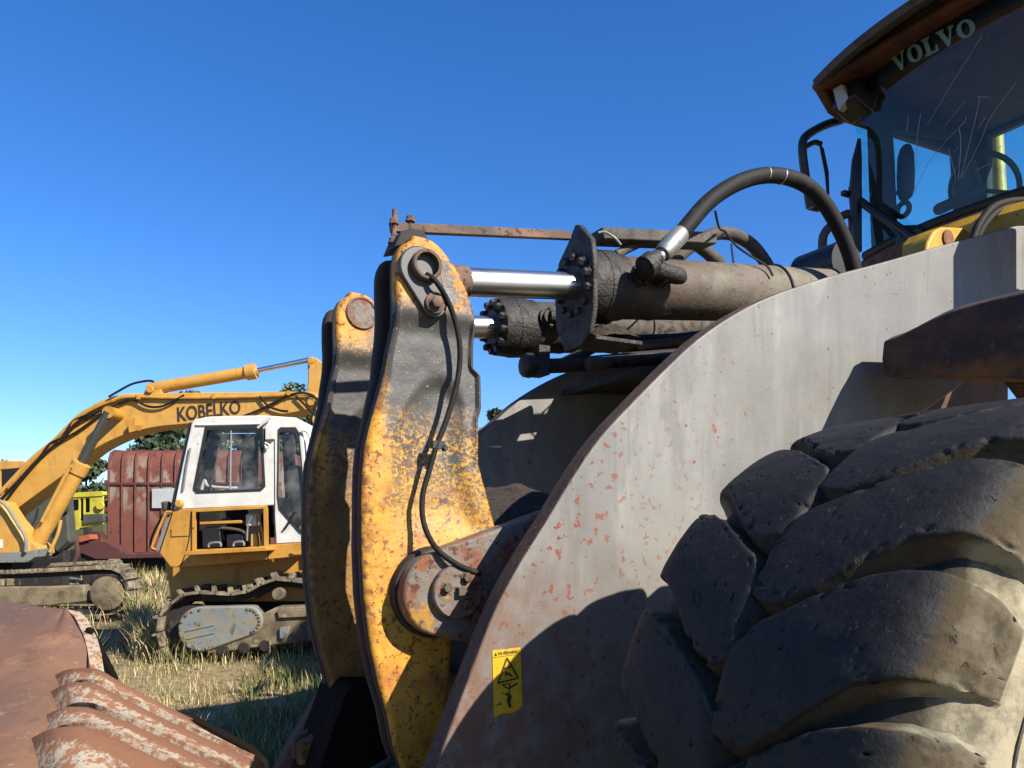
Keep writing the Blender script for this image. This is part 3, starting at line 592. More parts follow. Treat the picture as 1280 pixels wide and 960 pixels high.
def port(pu_s, side=1):
    bm = BM(); p = ca + cd * pu_s + Vector((0, -bar_r * 0.98, 0.02))
    lathe(bm, p, (0, -1, 0), [(-0.03, 0.05), (0.03, 0.05), (0.03, 0.035), (0.05, 0.035)], 20)
    for dz in (-0.042, 0.042): hexbolt(bm, p + Vector((0.01, -0.03, dz)), (0, -1, 0), 0.014, 0.02)
    tube(bm, [p + Vector((0, -0.045, 0)), p + Vector((0.07, -0.055, 0.002)), p + Vector((0.13, -0.06, 0.006))], 0.034, 14)
    lathe(bm, p + Vector((0.075, -0.055, 0.002)), (1, 0, 0), [(0, 0.052), (0.025, 0.052)], 18)
    for dz in (-0.045, 0.045): hexbolt(bm, p + Vector((0.1, -0.055, dz)), (1, 0, 0), 0.013, 0.018)
    return bm, p + Vector((0.13, -0.06, 0.006))
pb, pe = port(on_axis(776)); obj('hose_port', pb, M_grease, cyl_near)
pb, _ = port(on_axis(776)); obj('hose_port', pb, M_grease, cyl_far)
# big hose of the near cylinder: elbow, ferrule, hose
WH = 0.12
bm = BM(); tube(bm, smooth_path([pe, pe + Vector((0.05, -0.01, 0.0)), QP(808, 332, WH), QP(822, 322, WH)], 6), 0.037, 16); lathe(bm, QP(806, 335, WH), (0.8, 0, 0.6), [(0, 0.055), (0.05, 0.055), (0.055, 0.045)], 20); obj('hose_elbow', bm, M_grease, cyl_near)
fa, fb = QP(821, 325, WH), QP(852, 291, WH); fd = (fb - fa)
bm = BM(); lathe(bm, fa, fd, [(0, 0.026), (fd.length * 0.22, 0.026), (fd.length * 0.22, 0.038), (fd.length * 0.3, 0.044), (fd.length * 0.95, 0.044), (fd.length, 0.038)], 28); obj('hose_ferrule', bm, M_zinc, cyl_near)
hz = [(846, 299), (862, 279), (884, 254), (908, 236), (934, 224), (960, 219), (986, 222), (1010, 233), (1031, 255), (1048, 284), (1060, 312), (1068, 340), (1072, 365)]
bm = BM(); tube(bm, smooth_path([QP(x, y, WH) for x, y in hz], 8), 0.0385, 20); obj('hydraulic_hose', bm, M_hose, cyl_near)
for x, y, dx, dy in ((957, 219, 1, 0.02), (977, 220.5, 1, 0.1)):
    bm = BM(); lathe(bm, QP(x, y, WH), (dx, 0, -dy), [(-0.003, 0.0392), (0, 0.0397), (0.003, 0.0392)], 20); obj('hose_mark', bm, M_zinc, cyl_near)
# guard channel on top of the near cylinder
bm = BM(); a, b = QP(745, 296, WC), QP(886, 302, WC); d = b - a; box(bm, (a + b) / 2, (d.length, 0.12, 0.055), d.to_track_quat('X', 'Z').to_matrix()); obj('bar_guard', bm, M_cylfar, loader, bevel=0.006)
bm = BM(); a, b = QP(770, 318, WC), QP(800, 304, WC); tube(bm, [a, b], 0.02, 8); obj('guard_strut', bm, M_cylfar, loader)
bm = BM(); tube(bm, smooth_path([QP(748, 291, WC + .09), QP(756, 290, WC + .1), QP(768, 297, WC + .12), QP(776, 306, WC + .12)], 5), 0.006, 8); obj('sensor_wire', bm, mat('pale_wire', srgb(150, 160, 140), 0.5), loader)
# far hoses, ties and pipes
for pts, r, w, mm in (([(840, 330), (862, 309), (892, 293), (915, 293), (938, 305), (955, 325), (966, 345)], 0.042, -0.95, M_hose2), ([(862, 300), (880, 312), (900, 330)], 0.04, -0.8, M_hose2), ([(800, 300), (826, 296), (850, 293), (880, 293)], 0.018, -0.95, M_hose)):
    bm = BM(); tube(bm, smooth_path([QP(x, y, w) for x, y in pts], 8), r, 14); obj('hydraulic_hose', bm, mm, loader)
def tie(ring, w=WC):
    bm = BM(); tube(bm, ring, 0.006, 6); obj('cable_tie', bm, M_black, loader)
for px in (965, 1032):
    c0 = ca + cd * on_axis(px); x, y, d = frame_of(cd); tie([c0 + cd * 0.012 * math.sin(t * 2) + 0.149 * (math.cos(t) * x + math.sin(t) * y) for t in np.linspace(0, 2 * math.pi, 33)])
tie(smooth_path([QP(894, 264, .1), QP(899, 285, 0), QP(906, 290, -.3), QP(898, 298, -.6)], 5)); tie(smooth_path([QP(906, 289, -.1), QP(918, 305, -.1), QP(935, 318, -.05), QP(958, 332, 0.0), QP(966, 345, 0.02)], 6)); tie([QP(914, 305, -.4), QP(917, 330, -.4)])
# pipes under the cylinders
def pipe(pts, r, w, mm, name='steel_pipe'):
    bm = BM(); tube(bm, smooth_path([QP(x, y, w) for x, y in pts], 6), r, 12); obj(name, bm, mm, loader)
pipe([(660, 457), (700, 457), (760, 452), (800, 448), (900, 440)], 0.042, -0.85, M_dark)
pipe([(735, 455), (800, 450), (850, 447), (920, 443)], 0.035, -0.7, M_cylfar)
pipe([(690, 460), (716, 448), (740, 436)], 0.03, -0.85, M_dark)
pipe([(770, 425), (830, 424), (880, 419), (960, 405)], 0.03, -0.55, M_dark); pipe([(800, 432), (850, 426), (900, 416), (960, 408)], 0.022, -0.4, M_cylfar)
bm = BM(); c = QP(663, 457, -0.85); lathe(bm, c, (-1, 0, 0), [(-0.03, 0.06), (0.0, 0.07), (0.04, 0.066), (0.05, 0.05)], 10); box(bm, QP(674, 452, -0.85), (0.07, 0.12, 0.16)); hexbolt(bm, QP(676, 463, -0.78), (0, 0, -1), 0.022, 0.03); obj('pipe_flange', bm, M_grease, loader, bevel=0.004)
bm = BM(); c = QP(1040, 333, WC - 0.05); lathe(bm, c + Vector((0, 0.2, 0)), (0, -1, 0), [(0, .12), (.3, .12)], 28); obj('rear_pin', bm, M_black, loader)

# plate added under the cylinders to throw shade on the far arm
bm = BM(); prism(bm, [(1.38, 2.50), (1.6, 2.54), (2.9, 2.62), (2.9, 2.57), (1.6, 2.49), (1.38, 2.46)], lambda p: Q(p[0], -0.42, p[1]), lambda p: Q(p[0], -1.2, p[1])); obj('shading_plate', bm, M_dark, loader)
# front frame behind the arm
bm = BM(); prism(bm, [(2.0, 0.6), (2.2, 1.7), (2.65, 2.6), (2.9, 2.95), (4.3, 3.1), (4.3, 0.6)], lambda p: Q(p[0], -0.2, p[1]), lambda p: Q(p[0], -1.2, p[1])); obj('front_frame', bm, M_frame, loader, bevel=0.02)
# hitch in front, in the shade
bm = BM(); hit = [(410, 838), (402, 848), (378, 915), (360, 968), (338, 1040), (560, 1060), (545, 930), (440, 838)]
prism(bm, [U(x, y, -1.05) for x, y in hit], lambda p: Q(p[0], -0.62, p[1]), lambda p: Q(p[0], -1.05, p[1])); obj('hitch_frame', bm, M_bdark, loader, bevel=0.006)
# ------------------------------------------------------------------ front wheel with its tread lugs
TU, TW, TZ = 1.08, 1.59, 0.955
wheel = empty('front_wheel', Q(TU, TW, TZ), 0, loader)
prof = [(0, .972), (.2, .969), (.33, .961), (.395, .941), (.435, .90), (.458, .84), (.472, .76), (.47, .68), (.45, .59), (.42, .52), (.40, .47)]
pp = smooth_path([Vector((a, b, 0)) for a, b in prof], 10); sl_ = [0]
for a, b in zip(pp, pp[1:]): sl_.append(sl_[-1] + (b - a).length)
py_ = [p.x for p in pp]; pr_ = [p.y for p in pp]; S_END = sl_[-1]
def tyre_pt(s, phi, h):
    sg = 1 if s >= 0 else -1; a = abs(s)
    y, r = interp(a, sl_, py_), interp(a, sl_, pr_); y2, r2 = interp(a + .012, sl_, py_), interp(a + .012, sl_, pr_); y1, r1 = interp(max(0, a - .012), sl_, py_), interp(max(0, a - .012), sl_, pr_)
    t = Vector((y2 - y1, r2 - r1)).normalized(); n = Vector((-t.y, t.x)) if a > 0.012 else Vector((0, 1))
    y += n.x * h; r += n.y * h; f = R(phi)
    return Vector((-r * math.cos(f), -sg * y, r * math.sin(f)))
def vattr(me, name, vals):
    at_ = me.attributes.new(name, 'FLOAT', 'POINT'); at_.data.foreach_set('value', vals)
# carcass
ss = list(np.linspace(-S_END, S_END, 91)); rows = []; dust = []
for k in range(181):
    ph = k * 2
    row = []
    for s in ss:
        h = 0.006 * mnoise.noise(Vector((s * 14, ph * 0.2, 1))) + (0.008 if abs(abs(s) - 0.70) < 0.008 else 0)
        row.append(tyre_pt(s, ph, h)); dust.append(0.5 + 1.1 * sst(abs(s), 0.36, 0.5))
    rows.append(row)
bm = BM(); gridmesh(bm, rows); bm.verts.ensure_lookup_table()
me = bpy.data.meshes.new('tyre'); finish(bm, 60); bm.to_mesh(me); bm.free(); vattr(me, 'dust', dust)
tyre = obj('tyre', me, M_rubber, wheel)
for s_, r_ in ((.66, .005), (.74, .004), (-.66, .005)):
    bm = BM(); tube(bm, [tyre_pt(s_, p_, 0.001) for p_ in np.linspace(0, 360, 121)], r_, 6, cap=False); obj('sidewall_ridge', bm, M_hose2, wheel)
# lugs
sk = [-.03, .08, .16, .24, .32, .40, .48, .56]
fu_ = [44.5, 47.6, 50.6, 53.4, 55.3, 56.5, 57.0, 56.5]; fl_ = [29.6, 30.4, 33.0, 37.2, 41.0, 43.4, 44.6, 45.6]
def make_lug(sg, seed, s0=-0.012, thin=0.0):
    T = [(-0.06, 0), (-0.018, .72), (0.0, .9), (.02, .975), (.05, 1)] + [(x, 1) for x in np.linspace(.08, .97, 84)] + [(1, 1), (1.03, .5), (1.05, 0)]
    Qs = [(-.10, 0), (-.03, .55), (-.012, .86), (.004, .96), (.025, 1), (.045, 1), (.065, 1)] + [(x, 1) for x in np.linspace(.085, .915, 44)] + [(.935, 1), (.955, 1), (.975, 1), (.996, .96), (1.012, .86), (1.03, .55), (1.10, 0)]
    rows = []; dust = []
    for t, ht in T:
        s = s0 + (0.555 - s0) * t; row = []
        a, b = interp(s, sk, fu_), interp(s, sk, fl_)
        sh = 1.6 * sst(t, .16, 0) ** 2                                    # rounded corners at the centre end
        a -= sh * 1.2 + thin; b += sh + thin
        for q, hq in Qs:
            ph = b + (a - b) * q
            H = 0.072 * (1 - 0.72 * sst(s, 0.36, 0.56))
            edge = 1 - min(1, min(q, 1 - q) / 0.16) if 0 <= q <= 1 else 0
            v = Vector((s * 16 + seed * 7.1, ph * 0.33, seed * 3.3))
            nk = mnoise.noise(v * 2.1)
            h = H * min(ht, hq) - (0.0018 * mnoise.noise(v) + 0.0008 * mnoise.noise(v * 4)) * (min(ht, hq) > .5)
            if nk > 0.35: h -= (nk - 0.35) * 0.03 * edge                     # torn edges
            ck = mnoise.noise(Vector((s * 24 + seed * 3, ph * 0.5, 8.0 + seed))) 
            if ck > 0.3 and 0 <= q <= 1: h -= min(0.02, (ck - 0.3) * 0.06) * (1 - min(1, min(q, 1 - q, max(t, 0) * 1.2) / 0.09))      # chips along the rim
            ct = mnoise.noise(Vector((s * 80, ph * 2.6, seed * 5.0)))
            if ct > 0.66 and min(ht, hq) >= 1: h -= (ct - 0.6) * 0.06        # small cuts
            crown = 0.003 * (1 - (2 * q - 1) ** 2) if 0 <= q <= 1 else 0
            h += crown * min(ht, 1) - 0.004
            jag = 0.28 * mnoise.noise(Vector((s * 30, seed * 9 + (5 if q > .5 else 0), 4))) * (1 if abs(q - .5) > .42 else 0)
            row.append(tyre_pt(sg * s, ph + jag, h))
            dust.append((0.95 if min(ht, hq) < 0.6 else 0.62 if min(ht, hq) < .9 else 0.12 * edge) + 1.05 * sst(s, 0.365, 0.44))
        rows.append(row)
    b_ = BM(); gridmesh(b_, rows); finish(b_, 70); m_ = bpy.data.meshes.new('tread_lug'); b_.to_mesh(m_); b_.free(); vattr(m_, 'dust', dust); m_.materials.append(M_lug); return m_
PITCH = 360 / 19
outer = [make_lug(1, k) for k in range(5)]; inner = [make_lug(-1, k + 11, 0.0, 0.2) for k in range(4)]
for k in range(19):
    o = obj('tread_lug', outer[k % 5], None, wheel); o.rotation_euler = (0, R(PITCH * (k - 1)), 0)
    o = obj('tread_lug', inner[k % 4], None, wheel); o.rotation_euler = (0, R(PITCH * (k - 1) + PITCH * 0.5), 0)
bm = BM(); lathe(bm, (0, 0.38, 0), (0, -1, 0), [(0, .48), (.03, .5), (.05, .46), (.3, .44), (.72, .46), (.745, .5), (.76, .48), (.74, .44), (.6, .42), (.58, .25), (.62, .22), (.68, .2)], 48); obj('rim', bm, M_frame, wheel)

# fender above the wheel
fb0, ft0 = U(1105, 470, .62), U(1105, 427, .62); uF, zb, zt = fb0[0], fb0[1], ft0[1]
fs = [(uF, zb), (uF - .01, (zb + zt) / 2), (uF, zt), (uF + .06, zt + .03), (uF + .45, zt + .06), (uF + .95, zt), (uF + 1.4, zt - .3), (uF + 1.36, zt - .42), (uF + .9, zt - .1), (uF + .45, zt - .05), (uF + .1, zb - .005)]
bm = BM(); gridmesh(bm, [[Q(u + 0.012 * mnoise.noise(Vector((w * 5, k, 0))), w, z + (0.06 * sst(w, .62, .95) if k in (2, 3, 4, 5) else -0.11 * min(1, (w - .62) / .6) if k in (0, 10, 11) else 0) + 0.008 * mnoise.noise(Vector((w * 6, k * 3, 5)))) for k, (u, z) in enumerate(fs + fs[:1])] for w in np.linspace(.62, 2.0, 24)])
bmesh.ops.remove_doubles(bm, verts=bm.verts, dist=1e-4); bmesh.ops.holes_fill(bm, edges=[e for e in bm.edges if len(e.link_faces) == 1], sides=40)
obj('fender', bm, M_brown, loader, bevel=0.01)
# headlamp on its bracket at the arm's rear
hl = QP(1392, 215, 0.98)
bm = BM(); box(bm, hl, (0.42, 0.3, 0.34)); box(bm, hl + Vector((0.3, 0.15, -0.2)), (0.3, 0.06, 0.06)); box(bm, hl + Vector((0.42, 0.3, -0.35)), (0.06, 0.5, 0.4))
headlamp = obj('headlamp', bm, M_black, loader, bevel=0.02)

# ------------------------------------------------------------------ cab
CW, CE = -1.0, 0.75
BLu, BLz = U(1082, 320, CW); TLu, TLz = U(1064, 96, CW)
cabm = loader.matrix_basis if False else Matrix.Translation(LO) @ Matrix.Rotation(TH, 4, 'Z')
cam_l = cabm.inverted() @ Vector((0, 0, EYE))
wn_ = Vector((TLu - BLu, 0, TLz - BLz)).cross(Vector((0, 1, 0))).normalized(); wP = Q(BLu, CW, BLz)
def RP(px, py, off=0.0, P=None, n=None):
    n = n or wn_; P = (P or wP)
    if n.dot(cam_l - P) < 0: n = -n
    P = P + n * off
    d = cabm.inverted().to_3x3() @ Vector(((px - 640) / F_PX, 1, (HORIZON - py) / F_PX))
    t = (P - cam_l).dot(n) / d.dot(n); return cam_l + d * t
cab = empty('cab', Q(BLu, 0, 0), 0, loader); cab.location = (0, 0, 0)
def cbox(name, lo_, hi_, mm, bev=0.01):
    bm = BM(); lo_, hi_ = Vector(lo_), Vector(hi_); box(bm, (lo_ + hi_) / 2, [abs(a) for a in (hi_ - lo_)]); return obj(name, bm, mm, cab, bevel=bev)
uB = BLu + 1.32
# windscreen (the lower edge runs slightly curved)
bm = BM(); rows = []
for w in np.linspace(CW, CE, 14):
    bow = -0.16 * (1 - ((w - (CW + CE) / 2) / ((CE - CW) / 2)) ** 2)
    rows.append([Q(BLu + (TLu - BLu) * t + bow, w, BLz + (TLz - BLz) * t + (0.02 if t == 0 else 0)) for t in (0, .25, .5, .75, 1)])
gridmesh(bm, rows); obj('windscreen', bm, M_glass1, cab)
bm = BM(); gridmesh(bm, [[Q(BLu + (TLu - BLu) * t, CW, BLz + (TLz - BLz) * t), Q(BLu + 0.34, CW - .0, BLz + (TLz - BLz) * t)] for t in (0, .5, 1)]); obj('corner_pane', bm, M_glass, cab)
# rubber seal along the lower edge
bm = BM(); tube(bm, [Q(BLu - 0.16 * (1 - ((w - (CW + CE) / 2) / ((CE - CW) / 2)) ** 2), w, BLz) for w in np.linspace(CW, CE, 14)], 0.035, 8); obj('window_seal', bm, M_black, cab)
# left wall: pillars and door window
def wall_poly(name, px, w, mm, t=0.06):
    bm = BM(); prism(bm, [U(x, y, w) for x, y in px], lambda p: Q(p[0], w, p[1]), lambda p: Q(p[0], w - t, p[1])); return obj(name, bm, mm, cab, bevel=0.008)
wall_poly('front_pillar', [(1090, 100), (1112, 100), (1119, 200), (1124, 320), (1098, 325), (1094, 220)], CW + .02, M_cabdark)
wall_poly('rear_pillar', [(1189, 90), (1230, 90), (1230, 300), (1203, 300), (1198, 230)], CW + .02, M_cabdark)
wall_poly('door_header', [(1090, 60), (1230, 60), (1230, 176), (1188, 172), (1112, 161), (1090, 158)], CW + .03, M_cabdark)
wall_poly('door_panel', [(1098, 282), (1203, 279), (1230, 279), (1230, 345), (1098, 345)], CW + .03, M_cabdark)
bm = BM(); c = [QP(x, y, CW - .02) for x, y in [(1105, 150), (1200, 165), (1206, 290), (1115, 290)]]; bm.faces.new([bm.verts.new(p) for p in c]); obj('door_window', bm, M_glass, cab)
# rear wall
zc0, zc1 = BLz - .5, TLz + .1
cbox('rear_post', Q(uB, CW, zc0), Q(uB + .08, CW + .1, zc1), M_cabdark); cbox('rear_post', Q(uB, CE - .12, zc0), Q(uB + .08, CE, zc1), M_cabdark)
rw = BLz + .62
zh_, zp_ = RP(1255, 158, 0, Q(uB, 0, 0), Vector((1, 0, 0))).z, RP(1255, 262, 0, Q(uB, 0, 0), Vector((1, 0, 0))).z
cbox('rear_header', Q(uB, CW, zh_), Q(uB + .08, CE, zc1), M_cabdark); cbox('rear_panel', Q(uB, CW, zc0), Q(uB + .08, CE, zp_), M_cabdark)
bm = BM(); bm.faces.new([bm.verts.new(p) for p in (Q(uB + .04, CW, zp_ - .1), Q(uB + .04, CE, zp_ - .1), Q(uB + .04, CE, zc1), Q(uB + .04, CW, zc1))]); obj('rear_window', bm, M_glass, cab)
cbox('right_wall', Q(BLu + .5, CE - .04, zc0), Q(uB, CE, BLz + .3), M_cabdark); cbox('right_header', Q(BLu + .2, CE - .05, BLz + 1.35), Q(uB, CE, zc1), M_cabdark)
cbox('cab_floor', Q(BLu + .15, CW, zc0 - .05), Q(uB, CE, zc0), M_cabdark)
cbox('ceiling', Q(TLu + .2, CW, TLz + .0), Q(uB, CE, TLz + .06), M_cabdark)
bm = BM(); tube(bm, [RP(1252, 300, 0, Q(uB + .5, 0, 0), Vector((1, 0, 0))), RP(1244, 162, 0, Q(uB + .5, 0, 0), Vector((1, 0, 0)))], .06, 14); obj('yellow_post', bm, M_cyel, cab)
# dashboard, steering wheel, seat
bm = BM(); gridmesh(bm, [[Q(BLu + .12 + .55 * b, CW + .12 + .95 * a, BLz - .35 + (0.62 * math.sin(math.pi * (.12 + .76 * a)) ** .8) * (math.sin(math.pi * (.06 + .88 * b)) ** .5)) for b in np.linspace(0, 1, 12)] for a in np.linspace(0, 1, 16)]); obj('dashboard', bm, mat('dash_plastic', srgb(46, 52, 50), 0.6), cab)
swc = RP(1230, 236, 0, Q(BLu + .75, 0, 0), Vector((1, 0, 0))); bm = BM(); ax_ = Vector((0.86, 0, 0.5)).normalized(); x, y, d = frame_of(ax_)
tube(bm, [swc + .245 * (math.cos(t) * x + math.sin(t) * y) for t in np.linspace(0, 2 * math.pi, 37)], .02, 8, cap=False)
for k in range(3):
    t = 2 * math.pi * k / 3 + .5; tube(bm, [swc - d * .04, swc + .24 * (math.cos(t) * x + math.sin(t) * y)], .016, 6)
tube(bm, [swc - d * .02, swc - d * .5 + Vector((-.1, 0, 0))], .04, 8); obj('steering_wheel', bm, M_black, cab)
bm = BM(); box(bm, Q(BLu + .95, CW + 1.3, BLz + .1), (.5, .5, .16)); box(bm, Q(BLu + 1.18, CW + 1.3, BLz + .5), (.14, .46, .75)); box(bm, Q(BLu + 1.18, CW + 1.3, BLz + .95), (.1, .26, .2)); obj('driver_seat', bm, mat('seat_cloth', srgb(64, 56, 50), 0.9), cab, bevel=.05, seg=3)
# inside mirror and grab handle by the left pillar
mp = RP(1132, 216, 0, Q(BLu + .32, 0, 0), Vector((1, 0, 0))); bm = BM(); lathe(bm, mp + Vector((0, 0, -.21)), (0, 0, 1), [(0, .02), (.02, .05), (.07, .068), (.2, .072), (.34, .066), (.4, .045), (.42, .02)], 16)
for v in bm.verts: v.co.x = mp.x + (v.co.x - mp.x) * .5
tube(bm, [mp + Vector((.03, .05, -.1)), mp + Vector((.05, .22, -.12))], .015, 6); obj('round_mirror', bm, M_black, cab)
mp = RP(1129, 262, 0, Q(BLu + .32, 0, 0), Vector((1, 0, 0))); bm = BM(); tube(bm, [mp + .05 * Vector((0, math.cos(t), math.sin(t))) for t in np.linspace(0, 2 * math.pi, 17)], .02, 8, cap=False); obj('grab_ring', bm, M_black, cab)
# sun strip and lettering on the glass
bow = lambda w: -0.16 * (1 - ((w - (CW + CE) / 2) / ((CE - CW) / 2)) ** 2)
def WS(w, t, off=0.0): return Q(BLu + (TLu - BLu) * t + bow(w) - off, w, BLz + (TLz - BLz) * t)
def ws_coord(px, py):
    P = RP(px, py)
    for _ in range(12):
        w = -P.y; t = (P.z - BLz) / (TLz - BLz); P = RP(px, py, 0, Q(BLu + (TLu - BLu) * t + bow(w), w, P.z), Vector((1, 0, 0)))
    return -P.y, (P.z - BLz) / (TLz - BLz)
bm = BM(); gridmesh(bm, [[WS(w, t, -0.012) for t in (.84, 1.0)] for w in np.linspace(CW, CE, 20)]); obj('sun_strip', bm, M_strip, cab)
L0, L1, L2, L3 = ws_coord(1120, 92), ws_coord(1223, 42), ws_coord(1217, 20), ws_coord(1113, 72)
bm = BM(); nl = 5.6
def vf(a, b, e):
    a /= nl; w = (L0[0] * (1 - a) + L1[0] * a) * (1 - b) + (L3[0] * (1 - a) + L2[0] * a) * b; t = (L0[1] * (1 - a) + L1[1] * a) * (1 - b) + (L3[1] * (1 - a) + L2[1] * a) * b
    return WS(w, t, 0.004 + e)
wtot = letters(bm, 'VOLVO', vf); obj('windscreen_lettering', bm, M_letter, cab)
# cracks in the windscreen
for ln_ in [[(1228, 45), (1190, 105), (1159, 157)], [(1207, 127), (1182, 157)], [(1151, 142), (1147, 180), (1143, 240)], [(1136, 144), (1134, 165)], [(1208, 146), (1206, 153), (1184, 176), (1160, 205), (1141, 245)], [(1199, 159), (1201, 180), (1198, 225)],
            [(1225, 122), (1219, 150), (1212, 182), (1202, 222)], [(1271, 103), (1240, 146), (1227, 176), (1202, 224)], [(1232, 147), (1223, 161)], [(1222, 121), (1237, 122)], [(1237, 205), (1222, 213)], [(1187, 186), (1196, 222)], [(1192, 190), (1198, 185)]]:
    bm = BM(); tube(bm, smooth_path([WS(*ws_coord(x + rng.uniform(-.6, .6), y), 0.004) for x, y in ln_], 4), 0.0018, 4); obj('glass_crack', bm, M_crack, cab)
# roof with front visor
rw0, rw1 = CW - .14, CE + .14
rf, rzt = U(1012, 106, rw0); rs_, rzb = U(1034, 142, rw0)
bm = BM()
def roof_sec(w, k=0):
    return [(rf, rzt), (rf + .02, rzt - .05), (TLu + .1, rzt - .04), (uB + .1, rzt - .04), (uB + .25, rzt), (uB + .2, rzt + .2), (rf + .4, rzt + .2)]
prism(bm, roof_sec(0), lambda p: Q(p[0], rw0, p[1]), lambda p: Q(p[0], rw1, p[1])); obj('cab_roof', bm, M_roof, cab, bevel=.03)
for w_ in (rw0 - .002, rw1 - .07):
    bm = BM(); prism(bm, [(rf + .03, rzt - .02), (rs_, rzb), (rs_ + .12, rzb - .03), (uB + .1, rzb), (uB + .1, rzt)], lambda p: Q(p[0], w_, p[1]), lambda p: Q(p[0], w_ + .07, p[1])); obj('roof_skirt', bm, M_roof, cab, bevel=.015)
bm = BM(); gridmesh(bm, [[Q(TLu + bow(w) - .035, w, TLz - .03), Q(TLu + bow(w) - .045, w, TLz + .02), Q(TLu + bow(w) - .34, w, rzt - .075), Q(TLu + bow(w) - .36, w, rzt - .03)] for w in np.linspace(CW - .05, CE + .05, 16)]); obj('visor_panel', bm, M_roofin, cab)
wl = RP(1060, 118, 0, Q(rf + .16, 0, 0), Vector((1, 0, 0))); bm = BM(); rot = Matrix.Rotation(R(20), 3, 'Y'); box(bm, wl + Vector((.08, .0, -.01)), (.22, .2, .22), rot); o = obj('work_lamp', bm, M_black, cab, bevel=.02)
bm = BM(); c = [RP(x, y, 0, wl + Vector((-.06, 0, 0)), Vector((1, 0, 0))) for x, y in [(1041, 112), (1052, 105), (1060, 122), (1048, 138)]]; vs = [bm.verts.new(p) for p in c]; f = bm.faces.new(vs); ex = bmesh.ops.extrude_face_region(bm, geom=[f]); bmesh.ops.translate(bm, verts=[v for v in ex['geom'] if isinstance(v, bmesh.types.BMVert)], vec=(.06, 0, 0)); obj('lamp_lens', bm, M_lens, cab)
bm = BM(); p = RP(1059, 81, 0, Q(rf + .04, 0, 0), Vector((1, 0, 0))); lathe(bm, p, (-1, 0, -.3), [(-.02, .03), (.02, .03), (.03, .02)], 12); obj('roof_plug', bm, M_lens, cab)
# mirror arm, mirror edge, handrail, wipers
def ctube(name, pts, r, w, mm, sub=5):
    bm = BM(); tube(bm, smooth_path([QP(x, y, w) for x, y in pts], sub), r, 10); return obj(name, bm, mm, cab)
ctube('mirror_arm', [(1052, 150), (1030, 157), (1008, 170), (1003, 184), (1006, 215), (1013, 260)], .032, CW - .25, M_black)
ctube('mirror_arm', [(1006, 184), (1018, 178), (1026, 180)], .02, CW - .3, M_black); ctube('mirror_arm', [(1012, 258), (1024, 260), (1028, 252)], .028, CW - .3, M_black)
bm = BM(); prism(bm, [(1024, 178), (1030, 186), (1036, 215), (1037, 248), (1034, 247), (1031, 215), (1026, 190)], lambda p: QP(p[0], p[1], CW - .3), lambda p: QP(p[0], p[1], CW - .3) + Vector((.02, .02, 0))); obj('side_mirror', bm, M_black, cab)
ctube('handrail', [(1028, 352), (1028, 310), (1030, 293), (1040, 281), (1053, 270), (1062, 268), (1066, 278), (1066, 330)], .032, CW - .12, M_handrail)
def wtube(name, pts, r, off=.05):
    bm = BM(); tube(bm, [WS(*ws_coord(x, y), off) for x, y in pts], r, 8); return obj(name, bm, M_black, cab)
bm = BM(); tube(bm, [QP(x, y, CW + .02) for x, y in [(1074, 174), (1071, 200), (1069, 240), (1072, 315)]], [.012, .035, .045, .03], 8); obj('wiper_blade', bm, M_black, cab)
wtube('wiper_arm', [(1074, 246), (1095, 262), (1130, 285), (1152, 300)], .026, .06); wtube('wiper_arm', [(1068, 244), (1090, 262), (1120, 283), (1136, 298)], .018, .06)
bm = BM(); box(bm, QP(1060, 243, CW - .03), (.12, .04, .04)); box(bm, QP(1069, 241, CW), (.1, .05, .09)); obj('wiper_joint', bm, M_black, cab, bevel=.01)
bm = BM(); box(bm, RP(1143, 298, .12), (.14, .2, .1)); obj('wiper_motor', bm, M_black, cab, bevel=.02)
# cowl under the windscreen
bm = BM(); gridmesh(bm, [[Q(BLu + bow(w) + .02 - d_, w, BLz - z_) for d_, z_ in ((0, 0.0), (.05, .04), (.14, .1), (.16, .2), (.15, .5))] for w in np.linspace(CW - .02, CE, 14)]); obj('cab_cowl', bm, M_orust, cab)
bm = BM(); gridmesh(bm, [[Q(BLu + bow(w) - .1 - d_, w, BLz - .1 - z_) for d_, z_ in ((-.1, .03), (.05, .07), (.3, .1), (.36, .16), (.36, .6))] for w in np.linspace(CW + .75, CE + .1, 8)]); obj('yellow_hood', bm, M_cyel, cab)
# yellow eye bracket and hoses in front of the cab
ye = [(1160, 302), (1168, 288), (1178, 283), (1205, 284), (1214, 292), (1225, 302), (1225, 330), (1155, 330)]
hole = [(1184 + 8 * math.cos(t), 298 + 9 * math.sin(t)) for t in np.linspace(0, 2 * math.pi, 17)[:-1]]
WY = 0.2
bm = BM(); prism(bm, [U(x, y, WY) for x, y in ye], lambda p: Q(p[0], WY, p[1]), lambda p: Q(p[0], WY - .12, p[1])); eye = obj('eye_bracket', bm, M_cyel, loader, bevel=.012)
bm = BM(); u_, z_ = U(1184, 298, WY); lathe(bm, Q(u_, WY - .02, z_), (0, -1, 0), [(0, .03), (.024, .032), (.024, .047), (.03, .045), (.03, .03)], 18); obj('eye_hole', bm, M_orust, eye)
for pts, r in (([(1216, 300), (1224, 280), (1240, 260), (1262, 252), (1290, 250)], .022), ([(1220, 302), (1230, 282), (1246, 265), (1266, 257), (1290, 258)], .02)):
    bm = BM(); tube(bm, smooth_path([QP(x, y, .3) for x, y in pts], 6), r, 10); obj('cab_hose', bm, M_hose, loader)
